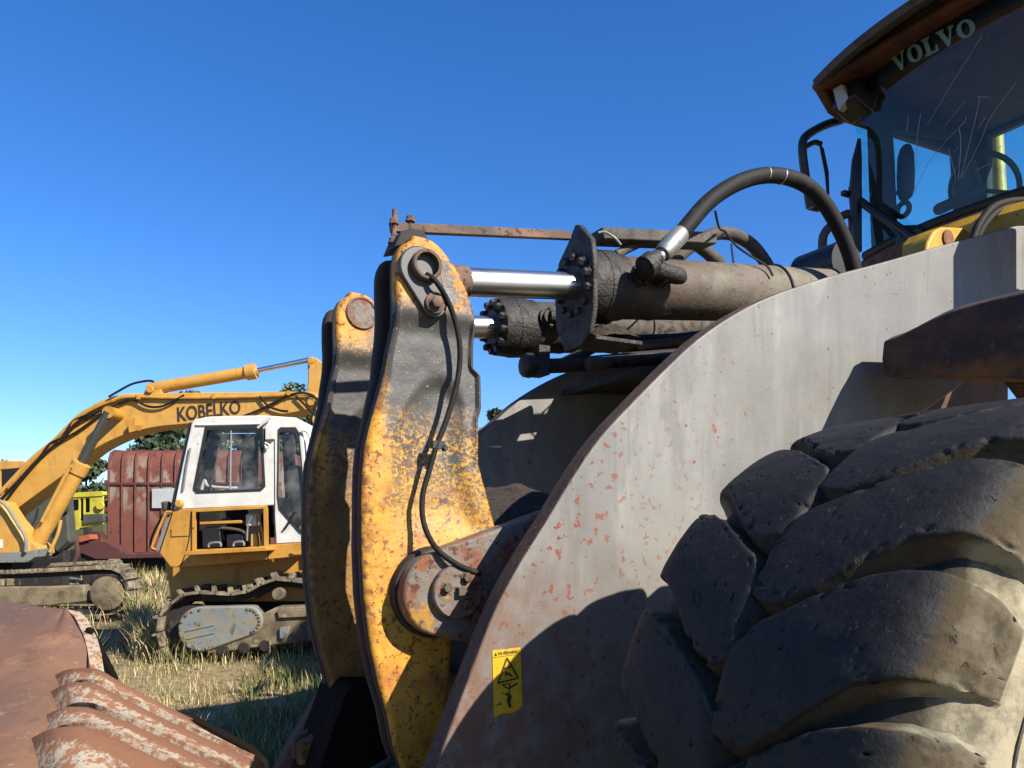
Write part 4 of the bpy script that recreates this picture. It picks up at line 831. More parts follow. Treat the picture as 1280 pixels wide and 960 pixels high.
# ------------------------------------------------------------------ rusty bucket in the foreground
bucket = empty('loader_bucket', at(-60, 900, 3.0).to_2d().to_3d()); tag(bucket, 'rusty brown loader bucket with stepped peeling white ribs, lower left corner', 'bucket')
BO = bucket.location.copy()
def bgrid(bm, rows): return gridmesh(bm, [[p - BO for p in r] for r in rows])
def polyline(pts, n):
    pts = [Vector(p) for p in pts]; d = [0]
    for a, b in zip(pts, pts[1:]): d.append(d[-1] + (b - a).length)
    return [Vector([interp(t, d, [p[k] for p in pts]) for k in range(3)]) for t in np.linspace(0, d[-1], n)]
NB = 40
crest = [
    polyline(smooth_path([at(48, 858, 3.14), at(80, 840, 3.06), at(106, 836, 3.03), at(118, 838, 3.02), at(149, 856, 3.0), at(190, 878, 2.98), at(236, 900, 2.95)], 5), NB),
    polyline(smooth_path([at(44, 878, 3.0), at(80, 857, 2.92), at(106, 855, 2.9), at(127, 864, 2.88), at(170, 886, 2.86), at(212, 907, 2.84), at(313, 953, 2.78)], 5), NB),
    polyline(smooth_path([at(38, 906, 2.84), at(75, 887, 2.76), at(98, 885, 2.74), at(114, 890, 2.72), at(150, 904, 2.7), at(186, 921, 2.68), at(300, 976, 2.6)], 5), NB),
    polyline(smooth_path([at(26, 932, 2.66), at(60, 914, 2.58), at(90, 910, 2.56), at(106, 914, 2.55), at(140, 928, 2.53), at(207, 960, 2.5), at(280, 996, 2.44)], 5), NB),
    polyline(smooth_path([at(20, 998, 2.4), at(60, 980, 2.32), at(90, 978, 2.3), at(110, 984, 2.3), at(150, 1000, 2.28), at(207, 1030, 2.25), at(280, 1060, 2.2)], 5), NB)]
for k in range(4):
    a, b = crest[k], crest[k + 1]; rows = []; rust = []
    lip = Vector((0, 0.05, -0.008))
    prof_ = [(0.0, 'lip'), (0.0, 'top'), (0.12, 'f'), (0.3, 'f'), (0.55, 'f'), (0.8, 'f'), (0.97, 'f')]
    for i, (t, kind) in enumerate(prof_):
        r = []
        for j in range(NB):
            p = a[j].lerp(b[j] + Vector((0, 0.075, 0.0)), t)
            if kind == 'lip': p = a[j] + lip
            elif kind == 'top': p = a[j] + Vector((0, 0, 0.004))
            else: p = p + Vector((0, 0, -0.006 * math.sin(math.pi * t)))
            p = p + Vector((0, 0, 0.003 * mnoise.noise(p * 9))); r.append(p)
            x_ = j / NB
            rust.append([0.95, 0.85, 0.6, 0.36, 0.2, 0.22, 0.4][i] + 0.35 * max(0, x_ - .55) + (0.55 * max(0, .5 - abs(x_ - .62)) if k == 3 else 0))
        rows.append(r)
    bm = BM(); bgrid(bm, rows); finish(bm, 60); me = bpy.data.meshes.new('rib_plate'); bm.to_mesh(me); bm.free(); vattr(me, 'rust', rust)
    o = obj('rib_plate', me, M_peel, bucket); sm = o.modifiers.new('thickness', 'SOLIDIFY'); sm.thickness = 0.025; sm.offset = -1
# shell: flat back, rounded ridge, brown face down to the ribs
T_ = polyline([at(-260, 735, 4.0), at(0, 750, 3.75), at(40, 757, 3.68), at(84, 762, 3.6)], 26)
R1_ = polyline([at(-260, 1000, 2.3), at(-40, 955, 2.45), at(14, 892, 2.75), at(40, 848, 3.0), at(58, 812, 3.2), at(70, 782, 3.42), at(78, 766, 3.56)], 26)
G_ = polyline([at(-220, 1120, 2.1), at(20, 1040, 2.25), at(60, 1000, 2.4), at(66, 935, 2.64), at(78, 892, 2.88), at(84, 862, 3.1), at(114, 846, 3.24), at(106, 800, 3.35), at(86, 764, 3.56)], 26)
rows = []
for t in np.linspace(0, 1, 9): rows.append([a.lerp(b, t) + Vector((0, 0, 0.010 * math.sin(math.pi * t) + 0.0015 * mnoise.noise(a.lerp(b, t) * 4))) for a, b in zip(T_, R1_)])
for t in np.linspace(0.12, 1, 7): rows.append([a.lerp(b, t) + Vector((0, 0, 0.02 * math.sin(math.pi * t) + 0.0015 * mnoise.noise(a.lerp(b, t) * 5))) for a, b in zip(R1_, G_)])
bm = BM(); bgrid(bm, rows); o = obj('bucket_shell', bm, M_buck, bucket, angle=75); sm = o.modifiers.new('thickness', 'SOLIDIFY'); sm.thickness = 0.03; sm.offset = -1
# side flange and dark side plates
fl = [at(84, 762, 3.6), at(94, 772, 3.55), at(105, 795, 3.42), at(110, 815, 3.3), at(113, 838, 3.2)]
bm = BM(); bgrid(bm, [[p for p in fl], [p + Vector((0.045, 0.02, -0.01)) for p in fl], [p + Vector((0.05, 0.03, -0.12)) for p in fl]]); bgrid(bm, [fl, [p + Vector((-0.05, 0.05, -0.12)) for p in fl]]); obj('side_flange', bm, M_peel, bucket)
bm = BM(); prism(bm, [(107, 785), (112, 788), (142, 848), (142, 900), (108, 880)], lambda p: at(p[0], p[1], 3.45) - BO, lambda p: at(p[0], p[1], 3.45) + Vector((0, 0.04, 0)) - BO); obj('side_plate', bm, M_bdark, bucket)
bm = BM(); prism(bm, [(228, 893), (236, 897), (280, 920), (312, 937), (330, 955), (335, 990), (228, 990)], lambda p: at(p[0], p[1], 3.03) - BO, lambda p: at(p[0], p[1], 3.03) + Vector((0, 0.05, 0)) - BO); obj('side_plate', bm, M_bdark, bucket)

# ------------------------------------------------------------------ tracks
def track(parent, loop, Y, width, pitch, o0, label=None, thick=.035):
    pts = smooth_path([at(x, y, Y) for x, y in loop + loop[:1]], 6); d = [0]
    for a, b in zip(pts, pts[1:]): d.append(d[-1] + (b - a).length)
    n = int(round(d[-1] / pitch)); pos = [Vector([interp(k * d[-1] / n, d, [p[c] for p in pts]) for c in range(3)]) for k in range(n)]
    area = sum(pos[k].x * pos[(k + 1) % n].z - pos[(k + 1) % n].x * pos[k].z for k in range(n)); sg = 1 if area > 0 else -1
    bm = BM(); cen = [p - o0 for p in pos]; nrm = []
    for k in range(n):
        t = (pos[(k + 1) % n] - pos[k - 1]).normalized(); nrm.append(Vector((t.z, 0, -t.x)) * sg)
    # link chain: inner loop strip
    for y0, y1 in ((width * .3, width * .42), (width * .6, width * .72)):
        ring = [[c + Vector((0, y0, 0)), c + Vector((0, y1, 0)), c + Vector((0, y1, 0)) - m_ * .1, c + Vector((0, y0, 0)) - m_ * .1] for c, m_ in zip(cen, nrm)]
        vs = [[bm.verts.new(p) for p in r] for r in ring]
        for k in range(n):
            for q in range(4): bm.faces.new((vs[k][q], vs[k][(q + 1) % 4], vs[(k + 1) % n][(q + 1) % 4], vs[(k + 1) % n][q]))
    root = obj('track', bm, M_tdark, parent)
    if label: root['label'] = label
    b2 = BM(); box(b2, (0, 0, 0.0), (pitch * .9, width, thick * .7)); box(b2, (-pitch * .38, 0, thick * .9), (pitch * .14, width, thick * 1.5)); finish(b2); me = bpy.data.meshes.new('track_shoe'); b2.to_mesh(me); b2.free(); me.materials.append(M_track)
    for k in range(n):
        t = (pos[(k + 1) % n] - pos[k]).normalized() * sg; s_ = obj('track_shoe', me, None, root); mid = (pos[k] + pos[(k + 1) % n]) / 2
        s_.location = mid - o0 + Vector((0, width / 2, 0)); z_ = Vector((t.z, 0, -t.x)); 
        s_.rotation_euler = Matrix((t, Vector((0, 1, 0)) if (t.cross(Vector((0, 1, 0)))).dot(z_) > 0 else Vector((0, -1, 0)), z_)).transposed().to_euler()
    return root
def plate(name, px, Y, t, mm, parent, o0, holes=(), bev=0.01):
    bm = BM(); f0 = lambda p: at(p[0], p[1], Y) - o0; f1 = lambda p: at(p[0], p[1], Y) + Vector((0, t, 0)) - o0
    if holes: holed_prism(bm, px, holes, f0, f1)
    else: prism(bm, px, f0, f1)
    return obj(name, bm, mm, parent, bevel=bev, angle=30)
def ptube(name, px, Y, r, mm, parent, o0, sub=4, seg=8):
    bm = BM(); tube(bm, smooth_path([at(p[0], p[1], p[2] if len(p) > 2 else Y) for p in px], sub), r, seg); 
    for v in bm.verts: v.co -= o0
    return obj(name, bm, mm, parent)
def ptaper(name, a, b, Y, prof, mm, parent, o0, seg=16):
    A_, B_ = at(*a, Y) - o0, at(*b, Y) - o0; d = B_ - A_; bm = BM(); lathe(bm, A_, d, [(t * d.length, r) for t, r in prof], seg); return obj(name, bm, mm, parent)
def pin(name, c, Y, r, h, mm, parent, o0, seg=16):
    bm = BM(); lathe(bm, at(*c, Y) - o0, (0, -1, 0), [(0, r), (h * .85, r), (h, r * .88)], seg); return obj(name, bm, mm, parent)

# ------------------------------------------------------------------ white-cab excavator
E1 = empty('excavator', (at(300, 820, 9.6).x, 9.6, 0)); tag(E1, 'excavator with white cab, open battery compartment and sagging track', 'excavator'); eo = E1.location.copy(); Y1 = 9.6
cab_out = [(243, 524), (262, 520.5), (330, 519), (370, 522), (376, 526), (378, 532), (384, 610), (389, 677), (345, 680), (342, 631.5), (217, 637), (219, 625), (228, 580), (239, 530)]
w1 = [(257, 534), (327, 532), (331, 608), (326, 613), (246, 616), (242, 611)]; w2 = [(348, 537), (351, 535), (369, 535), (373, 541), (384, 660), (381, 668), (374, 665), (349, 636), (347, 620)]
ecab = plate('cab_shell', cab_out, Y1, 0.06, M_white, E1, eo, [w1, w2], bev=.012)
def inset(poly, k):
    c = Vector((sum(p[0] for p in poly) / len(poly), sum(p[1] for p in poly) / len(poly))); return [(c.x + (p[0] - c.x) * k, c.y + (p[1] - c.y) * k) for p in poly]
for w_ in (w1, w2):
    bm = BM(); holed_prism(bm, inset(w_, 1.015), [inset(w_, 0.93)], lambda p: at(p[0], p[1], Y1 - .012) - eo, lambda p: at(p[0], p[1], Y1 + .03) - eo); obj('window_seal', bm, M_seal, E1)
    bm = BM(); bm.faces.new([bm.verts.new(at(p[0], p[1], Y1 + .02) - eo) for p in inset(w_, .95)]); obj('cab_window', bm, M_cglass, E1)
ptube('window_divider', [(289, 534), (288, 612)], Y1 + .01, .012, M_zinc, E1, eo); 
# far side, roof, rear of the cab
far_out = [(255, 535), (374, 535), (384, 640), (225, 640)]
plate('cab_far_side', [(254, 542), (366, 542), (374, 672), (232, 672)], Y1 + 1.0, .05, M_seal, E1, eo, [[(262, 549), (302, 549), (302, 622), (248, 622)], [(322, 549), (352, 549), (356, 622), (322, 622)]])
bm = BM(); a, b = at(241, 526, Y1), at(377, 526, Y1); box(bm, (a + b) / 2 - eo + Vector((0, .52, -.005)), ((b - a).length - .03, .98, .05)); obj('cab_roof', bm, M_white, E1, bevel=.02)
bm = BM(); vs = [bm.verts.new(p - eo) for p in (at(376, 530, Y1 + .04), at(388, 676, Y1 + .04), at(388, 676, Y1 + .04) + Vector((0, .98, 0)), at(376, 530, Y1 + .04) + Vector((0, .98, 0)))]; bm.faces.new(vs); o = obj('cab_rear', bm, M_white, E1); sm = o.modifiers.new('thickness', 'SOLIDIFY'); sm.thickness = .04
plate('cab_front_frame', [(240, 528), (236, 528), (213, 634), (218, 636)], Y1 + .03, .99, M_seal, E1, eo, bev=.004)
ptube('door_handle', [(377, 538), (384, 540), (388, 552), (391, 600), (392, 640)], Y1 - .03, .015, M_white, E1, eo)
ptube('cab_drip_rail', [(245, 531), (262, 531), (330, 529.5)], Y1 - .01, .012, M_white, E1, eo); ptube('grab_rail', [(238, 560), (234, 580), (229, 613)], Y1 - .02, .012, M_zinc, E1, eo)
plate('mirror_box', [(331, 532), (342, 530), (342, 549), (331, 550)], Y1 - .07, .1, M_white, E1, eo); ptube('mirror_bracket', [(322, 535), (328, 530), (338, 522)], Y1 - .05, .016, M_white, E1, eo); plate('mirror_back', [(324, 536), (330, 535), (330, 560), (326, 561)], Y1 - .05, .05, M_black, E1, eo); ptube('mirror_hook', [(331, 553), (337, 557), (333, 560), (331, 556)], Y1 - .05, .01, M_white, E1, eo)
ptube('door_seam', [(343, 531), (343.5, 600), (343.5, 678)], Y1 - .002, .005, M_seal, E1, eo, sub=1)
# driver seat and jacket seen through the glass
bm = BM(); box(bm, at(366, 640, Y1 + .5) - eo, (.4, .45, .35)); box(bm, at(372, 610, Y1 + .5) - eo, (.16, .42, .55)); obj('driver_seat', bm, mat('pale_seat_cover', srgb(196, 188, 166), .9, layers=[dict(color=srgb(150, 140, 120), scale=14, lo=.5, hi=.65)]), E1, bevel=.05)
plate('hanging_bag', [(366, 603), (376, 600), (379, 640), (372, 645), (362, 630)], Y1 + .08, .06, M_black, E1, eo); ptube('hanging_strap', [(373, 585), (376, 605)], Y1 + .08, .012, M_black, E1, eo); ptube('hanging_strap', [(368, 640), (362, 652), (355, 662)], Y1 - .02, .014, M_black, E1, eo)
ptube('control_lever', [(252, 612), (256, 600), (262, 608), (300, 610), (318, 606)], Y1 + .3, .02, M_white, E1, eo)
# body side with the open compartment
body = [(217, 637), (240, 636), (333, 631.5), (334, 681), (345, 680.5), (389, 677.5), (460, 676), (460, 690), (391, 694), (330, 700), (225, 709), (213, 709), (199, 691)]
comp = [(243, 639), (331, 634.5), (332, 683), (243, 690)]
plate('body_side', body, Y1 - .03, .08, M_ky2, E1, eo, [comp], bev=.01)
bm = BM(); holed_prism(bm, inset(comp, 1.06), [inset(comp, .96)], lambda p: at(p[0], p[1], Y1 - .055) - eo, lambda p: at(p[0], p[1], Y1 - .02) - eo); obj('compartment_frame', bm, M_ky2, E1)
plate('compartment_back', [(238, 632), (336, 628), (338, 690), (238, 696)], Y1 + .45, .03, M_tdark, E1, eo)
plate('compartment_floor', [(240, 687), (336, 683), (336, 690), (240, 694)], Y1 + .04, .42, M_ky2, E1, eo); plate('compartment_shelf', [(249, 652), (302, 650), (302, 654), (249, 656)], Y1 + .05, .35, M_ky2, E1, eo)
bm = BM(); a, b = at(243, 691, Y1 - .03), at(344, 685, Y1 - .03); d = b - a; box(bm, (a + b) / 2 - eo + Vector((0, -.15, 0)), (d.length, .32, .05), d.to_track_quat('X', 'Z').to_matrix()); obj('compartment_flap', bm, M_ky2, E1, bevel=.008)
for px, mm in (([(252, 660), (275, 659), (276, 684), (253, 685)], M_black), ([(283, 668), (304, 667), (304, 683), (283, 684)], M_black)):
    b_ = plate('battery', px, Y1 + .06, .25, mm, E1, eo, bev=.01); x0, x1, yb = px[0][0] + 10, px[1][0] + 1, px[2][1]
    ptube('battery_handle', [(px[0][0] + 9, yb), (px[0][0] + 10, yb - 5), (px[1][0] + 0, yb - 6), (px[1][0] + 1, yb - 1)], Y1 - .05, .014, M_zinc, E1, eo, sub=2)
plate('white_box', [(307, 643), (321, 642), (321, 657), (307, 658)], Y1 + .1, .12, M_white, E1, eo); ptube('battery_cable', [(277, 660), (290, 661), (303, 664), (310, 670)], Y1 + .05, .018, M_hose2, E1, eo)
ptube('strut', [(309, 676), (310, 655), (318, 641)], Y1 + .03, .012, M_zinc, E1, eo, sub=2); ptube('strut', [(322, 640), (328, 665), (329, 680)], Y1 + .03, .014, M_ky2, E1, eo, sub=2)
plate('pump_block', [(313, 668), (320, 666), (323, 683), (313, 684)], Y1 + .08, .12, M_ky, E1, eo); plate('shelf_tools', [(277, 648), (290, 647), (289, 651), (278, 651)], Y1 + .1, .1, M_seal, E1, eo, bev=.005)
# panel seams, front grille, beacon lamp
for pts in ([(214, 662), (214, 671), (237, 670), (239, 640)], [(238, 662), (236, 676), (232, 692), (226, 708)], [(335, 687), (335, 701)]):
    ptube('panel_seam', pts, Y1 - .032, .006, M_tdark, E1, eo, sub=1)
plate('door_latch_bar', [(362, 691), (389, 689), (389, 692), (368, 694)], Y1 - .06, .05, M_ky2, E1, eo, bev=.005)
bm = BM(); prism(bm, [(215, 640), (199, 690), (195, 686), (211, 638)], lambda p: at(p[0], p[1], Y1 + .0) - eo, lambda p: at(p[0], p[1], Y1) + Vector((0, 1.6, 0)) - eo); obj('front_panel', bm, M_tgrey, E1)
ptube('step_rail', [(215, 640), (210, 640), (206, 643), (191, 680), (190, 685), (195, 687)], Y1 - .04, .014, M_ky2, E1, eo, sub=3); ptube('step_rail', [(204, 643), (191, 668), (188, 684), (194, 688)], Y1 + .5, .014, M_seal, E1, eo, sub=3)
bm = BM(); lathe(bm, at(225, 630, Y1 - .02) - eo, (0, -1, 0), [(0, .05), (.04, .05), (.05, .035), (.06, .034)], 16); obj('horn', bm, M_ky2, E1)
bm = BM(); lathe(bm, at(208, 637, Y1 + .15) - eo, (0, 0, 1), [(0, .05), (.08, .06), (.1, .04)], 12); obj('front_lamp', bm, M_handrail, E1)
# lower body and undercarriage
plate('lower_body', [(206, 700), (460, 690), (460, 752), (214, 752)], Y1 + .38, 1.6, M_ky2, E1, eo)
plate('rear_body', [(380, 560), (470, 560), (470, 695), (386, 699)], Y1 + .25, 2.2, M_ky2, E1, eo)
trk = [(197, 790), (199, 771), (208, 760), (221, 747.5), (236, 741), (261, 741), (285, 743), (307, 740), (330, 728), (349, 723), (367, 726), (386, 728), (430, 727), (480, 728), (512, 742), (522, 768), (514, 800), (480, 815), (430, 818), (380, 822), (300, 830), (240, 832), (214, 828), (203, 812)]
T1 = track(E1, trk, Y1 - .05, .5, .19, eo, thick=.05); T1['label'] = 'sagging near track of the white-cab excavator'
gc0, gc1 = at(250, 787, Y1 - .09), at(310, 776, Y1 - .09)
td = teardrop((gc0.x, gc0.z), .27, (gc1.x, gc1.z), .175, 18)
bm = BM(); prism(bm, td, lambda p: Vector((p[0], gc0.y, p[1])) - eo, lambda p: Vector((p[0], gc0.y + .2, p[1])) - eo); cover = obj('drive_cover', bm, M_tgrey, E1, bevel=.02)
tdd = teardrop((gc0.x, gc0.z), .235, (gc1.x, gc1.z), .14, 10)
for k in range(0, len(tdd), 1):
    p = tdd[k]; bm = BM(); hexbolt(bm, Vector((p[0], gc0.y, p[1])) - eo, (0, -1, 0), .016, .015); obj('bolt', bm, M_track, E1)
for q in ([(232, 789), (268, 781)], [(232, 799), (268, 791)]): ptube('cover_rib', q, Y1 - .095, .008, M_tgrey, E1, eo, sub=1)
plate('track_frame', [(262, 818), (244, 806), (300, 780), (326, 768), (345, 759), (410, 757), (460, 757), (460, 800), (405, 801), (350, 806)], Y1 - .06, .42, M_tframe, E1, eo, bev=.02)
plate('frame_cap', [(346, 763), (410, 760), (410, 770), (348, 773)], Y1 - .1, .08, M_tframe, E1, eo); plate('roller_guard', [(349, 785), (362, 783), (360, 792), (354, 800), (349, 798)], Y1 - .1, .05, M_tgrey, E1, eo)
pin('roller_hub', (377, 792), Y1 - .06, .09, .08, M_handrail, E1, eo); plate('roller_guard', [(370, 786), (386, 783), (388, 800), (371, 801)], Y1 - .09, .04, M_tgrey, E1, eo); plate('yellow_step', [(390, 782), (405, 781), (405, 798), (390, 800)], Y1 - .1, .1, M_ky2, E1, eo)
pin('carrier_roller', (350, 742), Y1 - .02, .075, .1, M_track, E1, eo); 
for px in (282, 308, 334): pin('track_roller', (px, 812 - (px - 275) * .1), Y1 + .02, .07, .1, M_tdark, E1, eo)
pin('sprocket', (246, 788), Y1 + .15, .33, .08, M_tdark, E1, eo, 24)
plate('undercarriage', [(250, 745), (460, 735), (460, 800), (280, 808)], Y1 + .5, 1.3, M_tdark, E1, eo)

# ------------------------------------------------------------------ yellow long-boom excavator behind
Y2 = 15.0; E2 = empty('excavator', (at(20, 760, Y2).x, Y2, 0)); tag(E2, 'yellow excavator on the left with lettered curved boom raised over the white cab', 'excavator'); ko = E2.location.copy()
btop = [(-40, 650), (0, 611), (17, 593), (41, 568), (64, 550), (81, 533), (96, 518), (120, 504), (137, 496.5), (163, 492), (220, 491), (300, 490), (384, 489.5), (396, 494)]
bbot = [(396, 507), (387, 511), (360, 517), (300, 524), (234, 530), (200, 533), (174, 538), (155, 543.5), (131, 554), (113, 565), (95, 580), (77, 595), (48, 616), (16, 640), (-20, 672)]
sm_ = lambda pts, n: [(p.x, p.y) for p in smooth_path([Vector((a, b, 0)) for a, b in pts], n)]
boom = plate('boom', sm_(btop, 3) + sm_(bbot, 3), Y2, .55, M_ky, E2, ko, bev=.015)
ptube('boom_flange', [(p[0], p[1] + 6) for p in btop[1:-1]], Y2 - .02, .03, M_ky, E2, ko)
tm = text_mesh('KOBELKO', 0.024); tq = [(222, 527.5), (301, 517), (300, 500), (221, 509)]
for v in tm.vertices:
    a, b = v.co.x, v.co.y; x_ = (tq[0][0] * (1 - a) + tq[1][0] * a) * (1 - b) + (tq[3][0] * (1 - a) + tq[2][0] * a) * b; y_ = (tq[0][1] * (1 - a) + tq[1][1] * a) * (1 - b) + (tq[3][1] * (1 - a) + tq[2][1] * a) * b
    v.co = at(x_, y_, Y2 - .008) - ko
obj('boom_lettering', tm, mat('dark_boom_ink', srgb(58, 48, 36), .6), E2)
plate('stick', [(384, 452), (389, 445), (396, 448), (425, 468), (435, 500), (425, 530), (404, 552), (397, 549), (390, 528), (385, 502), (383, 494), (385, 470)], Y2 + .08, .38, M_ky, E2, ko, bev=.02)
for c_, r_ in (((389, 451), .06), ((389, 503), .07), ((188, 487), .07), ((135, 515), .09), ((41, 690), .1)): pin('pivot_pin', c_, Y2, r_, .05, M_ky2, E2, ko)
ptaper('stick_cylinder', (184, 487), (322, 463.5), Y2 + .15, [(0, .05), (.02, .115), (.9, .115), (.9, .15), (.985, .15), (.985, .09), (1, .08)], M_ky, E2, ko); ptaper('cylinder_rod', (318, 464), (386, 450), Y2 + .15, [(0, .048), (1, .048)], M_chrome, E2, ko)
plate('cylinder_lug', [(178, 495), (184, 482), (192, 480), (200, 484), (204, 495)], Y2 + .05, .3, M_ky, E2, ko)
ptaper('boom_cylinder', (40, 690), (103, 578), Y2 - .35, [(0, .08), (.02, .14), (.88, .14), (.88, .165), (.99, .165), (1, .08)], M_ky, E2, ko); ptaper('cylinder_rod', (101, 582), (135, 515), Y2 - .35, [(0, .075), (1, .075)], mat('dull_rod', srgb(112, 108, 102), .35, metal=.6), E2, ko)
bm = BM(); lathe(bm, at(135, 515, Y2 - .4) - ko, (0, 1, 0), [(0, .11), (.4, .11)], 18); obj('rod_eye', bm, M_ky2, E2)
ptube('cylinder_pipe', [(52, 652), (62, 632), (85, 588), (90, 583)], Y2 - .55, .03, M_ky, E2, ko); ptube('cylinder_pipe', [(62, 690), (72, 668), (76, 650)], Y2 - .55, .03, M_ky, E2, ko)
plate('lamp_bracket', [(160, 530), (169, 520), (169, 531), (174, 531), (172, 538), (161, 541)], Y2 - .12, .12, M_ky2, E2, ko, bev=.004)
for pts in ([(0, 625), (20, 604), (45, 578), (62, 555), (80, 546), (95, 530), (126, 513)], [(4, 630), (30, 596), (55, 568), (75, 552), (100, 537), (128, 516)], [(75, 552), (90, 528), (105, 520), (128, 513), (160, 500)], [(140, 509), (163, 499), (185, 508), (205, 507), (230, 494)], [(302, 521), (318, 515), (335, 507), (358, 495)], [(325, 495), (335, 507), (350, 513), (360, 514)], [(358, 495), (375, 491), (390, 494), (396, 503), (388, 525), (385, 540), (395, 546)], [(370, 495), (380, 505), (395, 520), (408, 530)], [(136, 496), (148, 489), (165, 480), (184, 476), (192, 477)], [(385, 494), (400, 500), (412, 507)]):
    ptube('boom_hose', pts, Y2 - .06, .022, M_hose, E2, ko)
ptube('boom_pipe', [(145, 499), (165, 496), (220, 497.5), (300, 496.5), (355, 494)], Y2 - .05, .028, M_ky2, E2, ko); ptube('boom_pipe', [(10, 610), (45, 572), (70, 548), (100, 521), (125, 507), (145, 500)], Y2 - .05, .028, M_ky2, E2, ko)
for c_ in ((172, 496), (266, 495.5), (360, 491)): plate('pipe_clamp', [(c_[0] - 2, c_[1] - 3), (c_[0] + 2, c_[1] - 3), (c_[0] + 2, c_[1] + 3), (c_[0] - 2, c_[1] + 3)], Y2 - .1, .1, M_ky2, E2, ko, bev=.004)
# house, boom foot, cab
plate('house', [(-180, 600), (-60, 620), (0, 626), (14, 648), (24, 660), (31, 676), (32, 696), (-180, 700)], Y2 - .75, .45, M_ky, E2, ko, bev=.03)
plate('house_sill', [(-180, 691), (28, 690), (47, 686), (45, 696), (34, 703), (-180, 707)], Y2 - .8, .5, M_tgrey, E2, ko)
plate('cylinder_foot', [(28, 680), (40, 678), (48, 684), (49, 692), (42, 698), (26, 697)], Y2 - .6, .5, M_ky, E2, ko); ptube('house_rail', [(0, 626), (10, 635), (22, 655), (32, 672), (32, 690)], Y2 - .85, .03, M_tgrey, E2, ko); plate('white_mark', [(-4, 675), (3, 674), (3, 685), (-4, 686)], Y2 - .76, .008, M_white, E2, ko, bev=0)
plate('cab_shell', [(-120, 577), (28, 576), (36, 580), (32, 640), (-120, 640)], Y2 + 1.0, .06, M_ky, E2, ko, [[(0, 587), (24, 585), (26, 604), (0, 628)]]); plate('cab_back', [(-120, 580), (30, 580), (28, 640), (-120, 640)], Y2 + 1.5, .06, M_seal, E2, ko)
plate('turntable', [(-120, 700), (20, 700), (10, 716), (-120, 716)], Y2 - .1, 1.6, M_tdark, E2, ko)
trk2 = [(160, 738), (157, 726), (150, 716), (140, 711.5), (120, 711), (90, 713), (50, 715), (0, 717), (-60, 718), (-140, 716), (-150, 740), (-140, 768), (-60, 770), (60, 770), (130, 769), (150, 763), (159, 752)]
T2 = track(E2, trk2, Y2 - .9, .5, .17, ko); T2['label'] = 'near track of the yellow excavator'
trk3 = [(x * .965 + 2, 660 + (y - 660) * .88) for x, y in trk2]; T3 = track(E2, trk3, Y2 + 1.1, .5, .17, ko); T3['label'] = 'far track of the yellow excavator'
pin('idler_wheel', (137, 741), Y2 - .75, .3, .12, M_tframe, E2, ko, 24); plate('track_frame', [(-120, 735), (60, 733), (105, 731), (106, 752), (60, 758), (-120, 760)], Y2 - .85, .4, M_tframe, E2, ko, bev=.03)
pin('idler_wheel', (132, 731), Y2 + 1.2, .28, .12, M_tdark, E2, ko, 24)

# ------------------------------------------------------------------ red ribbed body
Y3 = 24.0; C1 = empty('container_body', (at(135, 720, Y3).x, Y3, 0)); tag(C1, 'rusty red ribbed steel body with rounded roof behind the white cab', 'container'); co = C1.location.copy()
xa, xb = at(134, 0, Y3).x, at(352, 0, Y3).x
cp = [(0, .88), (0, 2.1), (0, 2.95), (.02, 3.45), (.06, 3.72), (.16, 3.9), (.36, 3.98), (1.25, 4.03), (2.14, 3.98), (2.34, 3.9), (2.44, 3.72), (2.48, 3.45), (2.5, 2.95), (2.5, .88)]
bm = BM(); prism(bm, cp, lambda p: Vector((xa, Y3 + p[0], p[1])) - co, lambda p: Vector((xb, Y3 + p[0], p[1])) - co); obj('steel_body', bm, M_red, C1, angle=50)
k = 0
while 136 + 16.6 * k < 350:
    x_ = at(136 + 16.6 * k, 0, Y3).x; bm = BM(); tube(bm, [Vector((x_, Y3 + p[0] - (.02 if p[0] < 1.2 else -.02), p[1] + (.02 if p[1] > 3.5 else 0))) - co for p in cp], .035, 6); obj('rib', bm, M_rib, C1); k += 1
bm = BM(); box(bm, Vector(((xa + xb) / 2, Y3 - .03, 2.98)) - co, (xb - xa, .05, .07)); obj('side_rail', bm, M_rib, C1); bm = BM(); box(bm, Vector(((xa + xb) / 2, Y3 + .03, .86)) - co, (xb - xa + .1, .3, .16)); obj('side_rail', bm, M_rib, C1)
plate('pale_board', [(190, 611), (222, 610), (222, 635), (190, 635)], Y3 - .08, .02, M_board, C1, co, bev=0)
for i in range(3): plate('hinge', [(130, 600 + i * 34), (136, 600 + i * 34), (136, 606 + i * 34), (130, 606 + i * 34)], Y3 - .05, .1, M_rib, C1, co, bev=.01)
for px in (150, 240, 320): plate('skid', [(px, 695), (px + 26, 695), (px + 24, 730), (px + 2, 730)], Y3 + .3, 1.8, M_tdark, C1, co)
# dark red drawbar trailer left of it
D1 = empty('drawbar_frame', (at(110, 720, 22.5).x, 22.5, 0)); tag(D1, 'dark red drawbar frame lying beside the red ribbed body', 'trailer frame'); do = D1.location.copy()
plate('beam', [(98, 678), (132, 677), (160, 693), (200, 691), (200, 697), (120, 699), (98, 690)], 22.5, .5, M_wine, D1, do); plate('cross_member', [(104, 660), (111, 660), (111, 676), (104, 677)], 22.7, .2, M_tdark, D1, do)
plate('orange_step', [(97, 671), (112, 668), (114, 674), (100, 678)], 22.4, .4, mat('faded_orange', srgb(190, 104, 60), .7), D1, do); ptube('drawbar', [(86, 640), (89, 655), (94, 672), (97, 690), (93, 702)], 22.3, .06, M_wine, D1, do); plate('stand', [(100, 688), (128, 690), (126, 732), (104, 732)], 22.6, .3, M_tdark, D1, do)
plate('mesh_box', [(112, 664), (126, 664), (127, 680), (112, 680)], 23.0, .2, M_wine, D1, do)
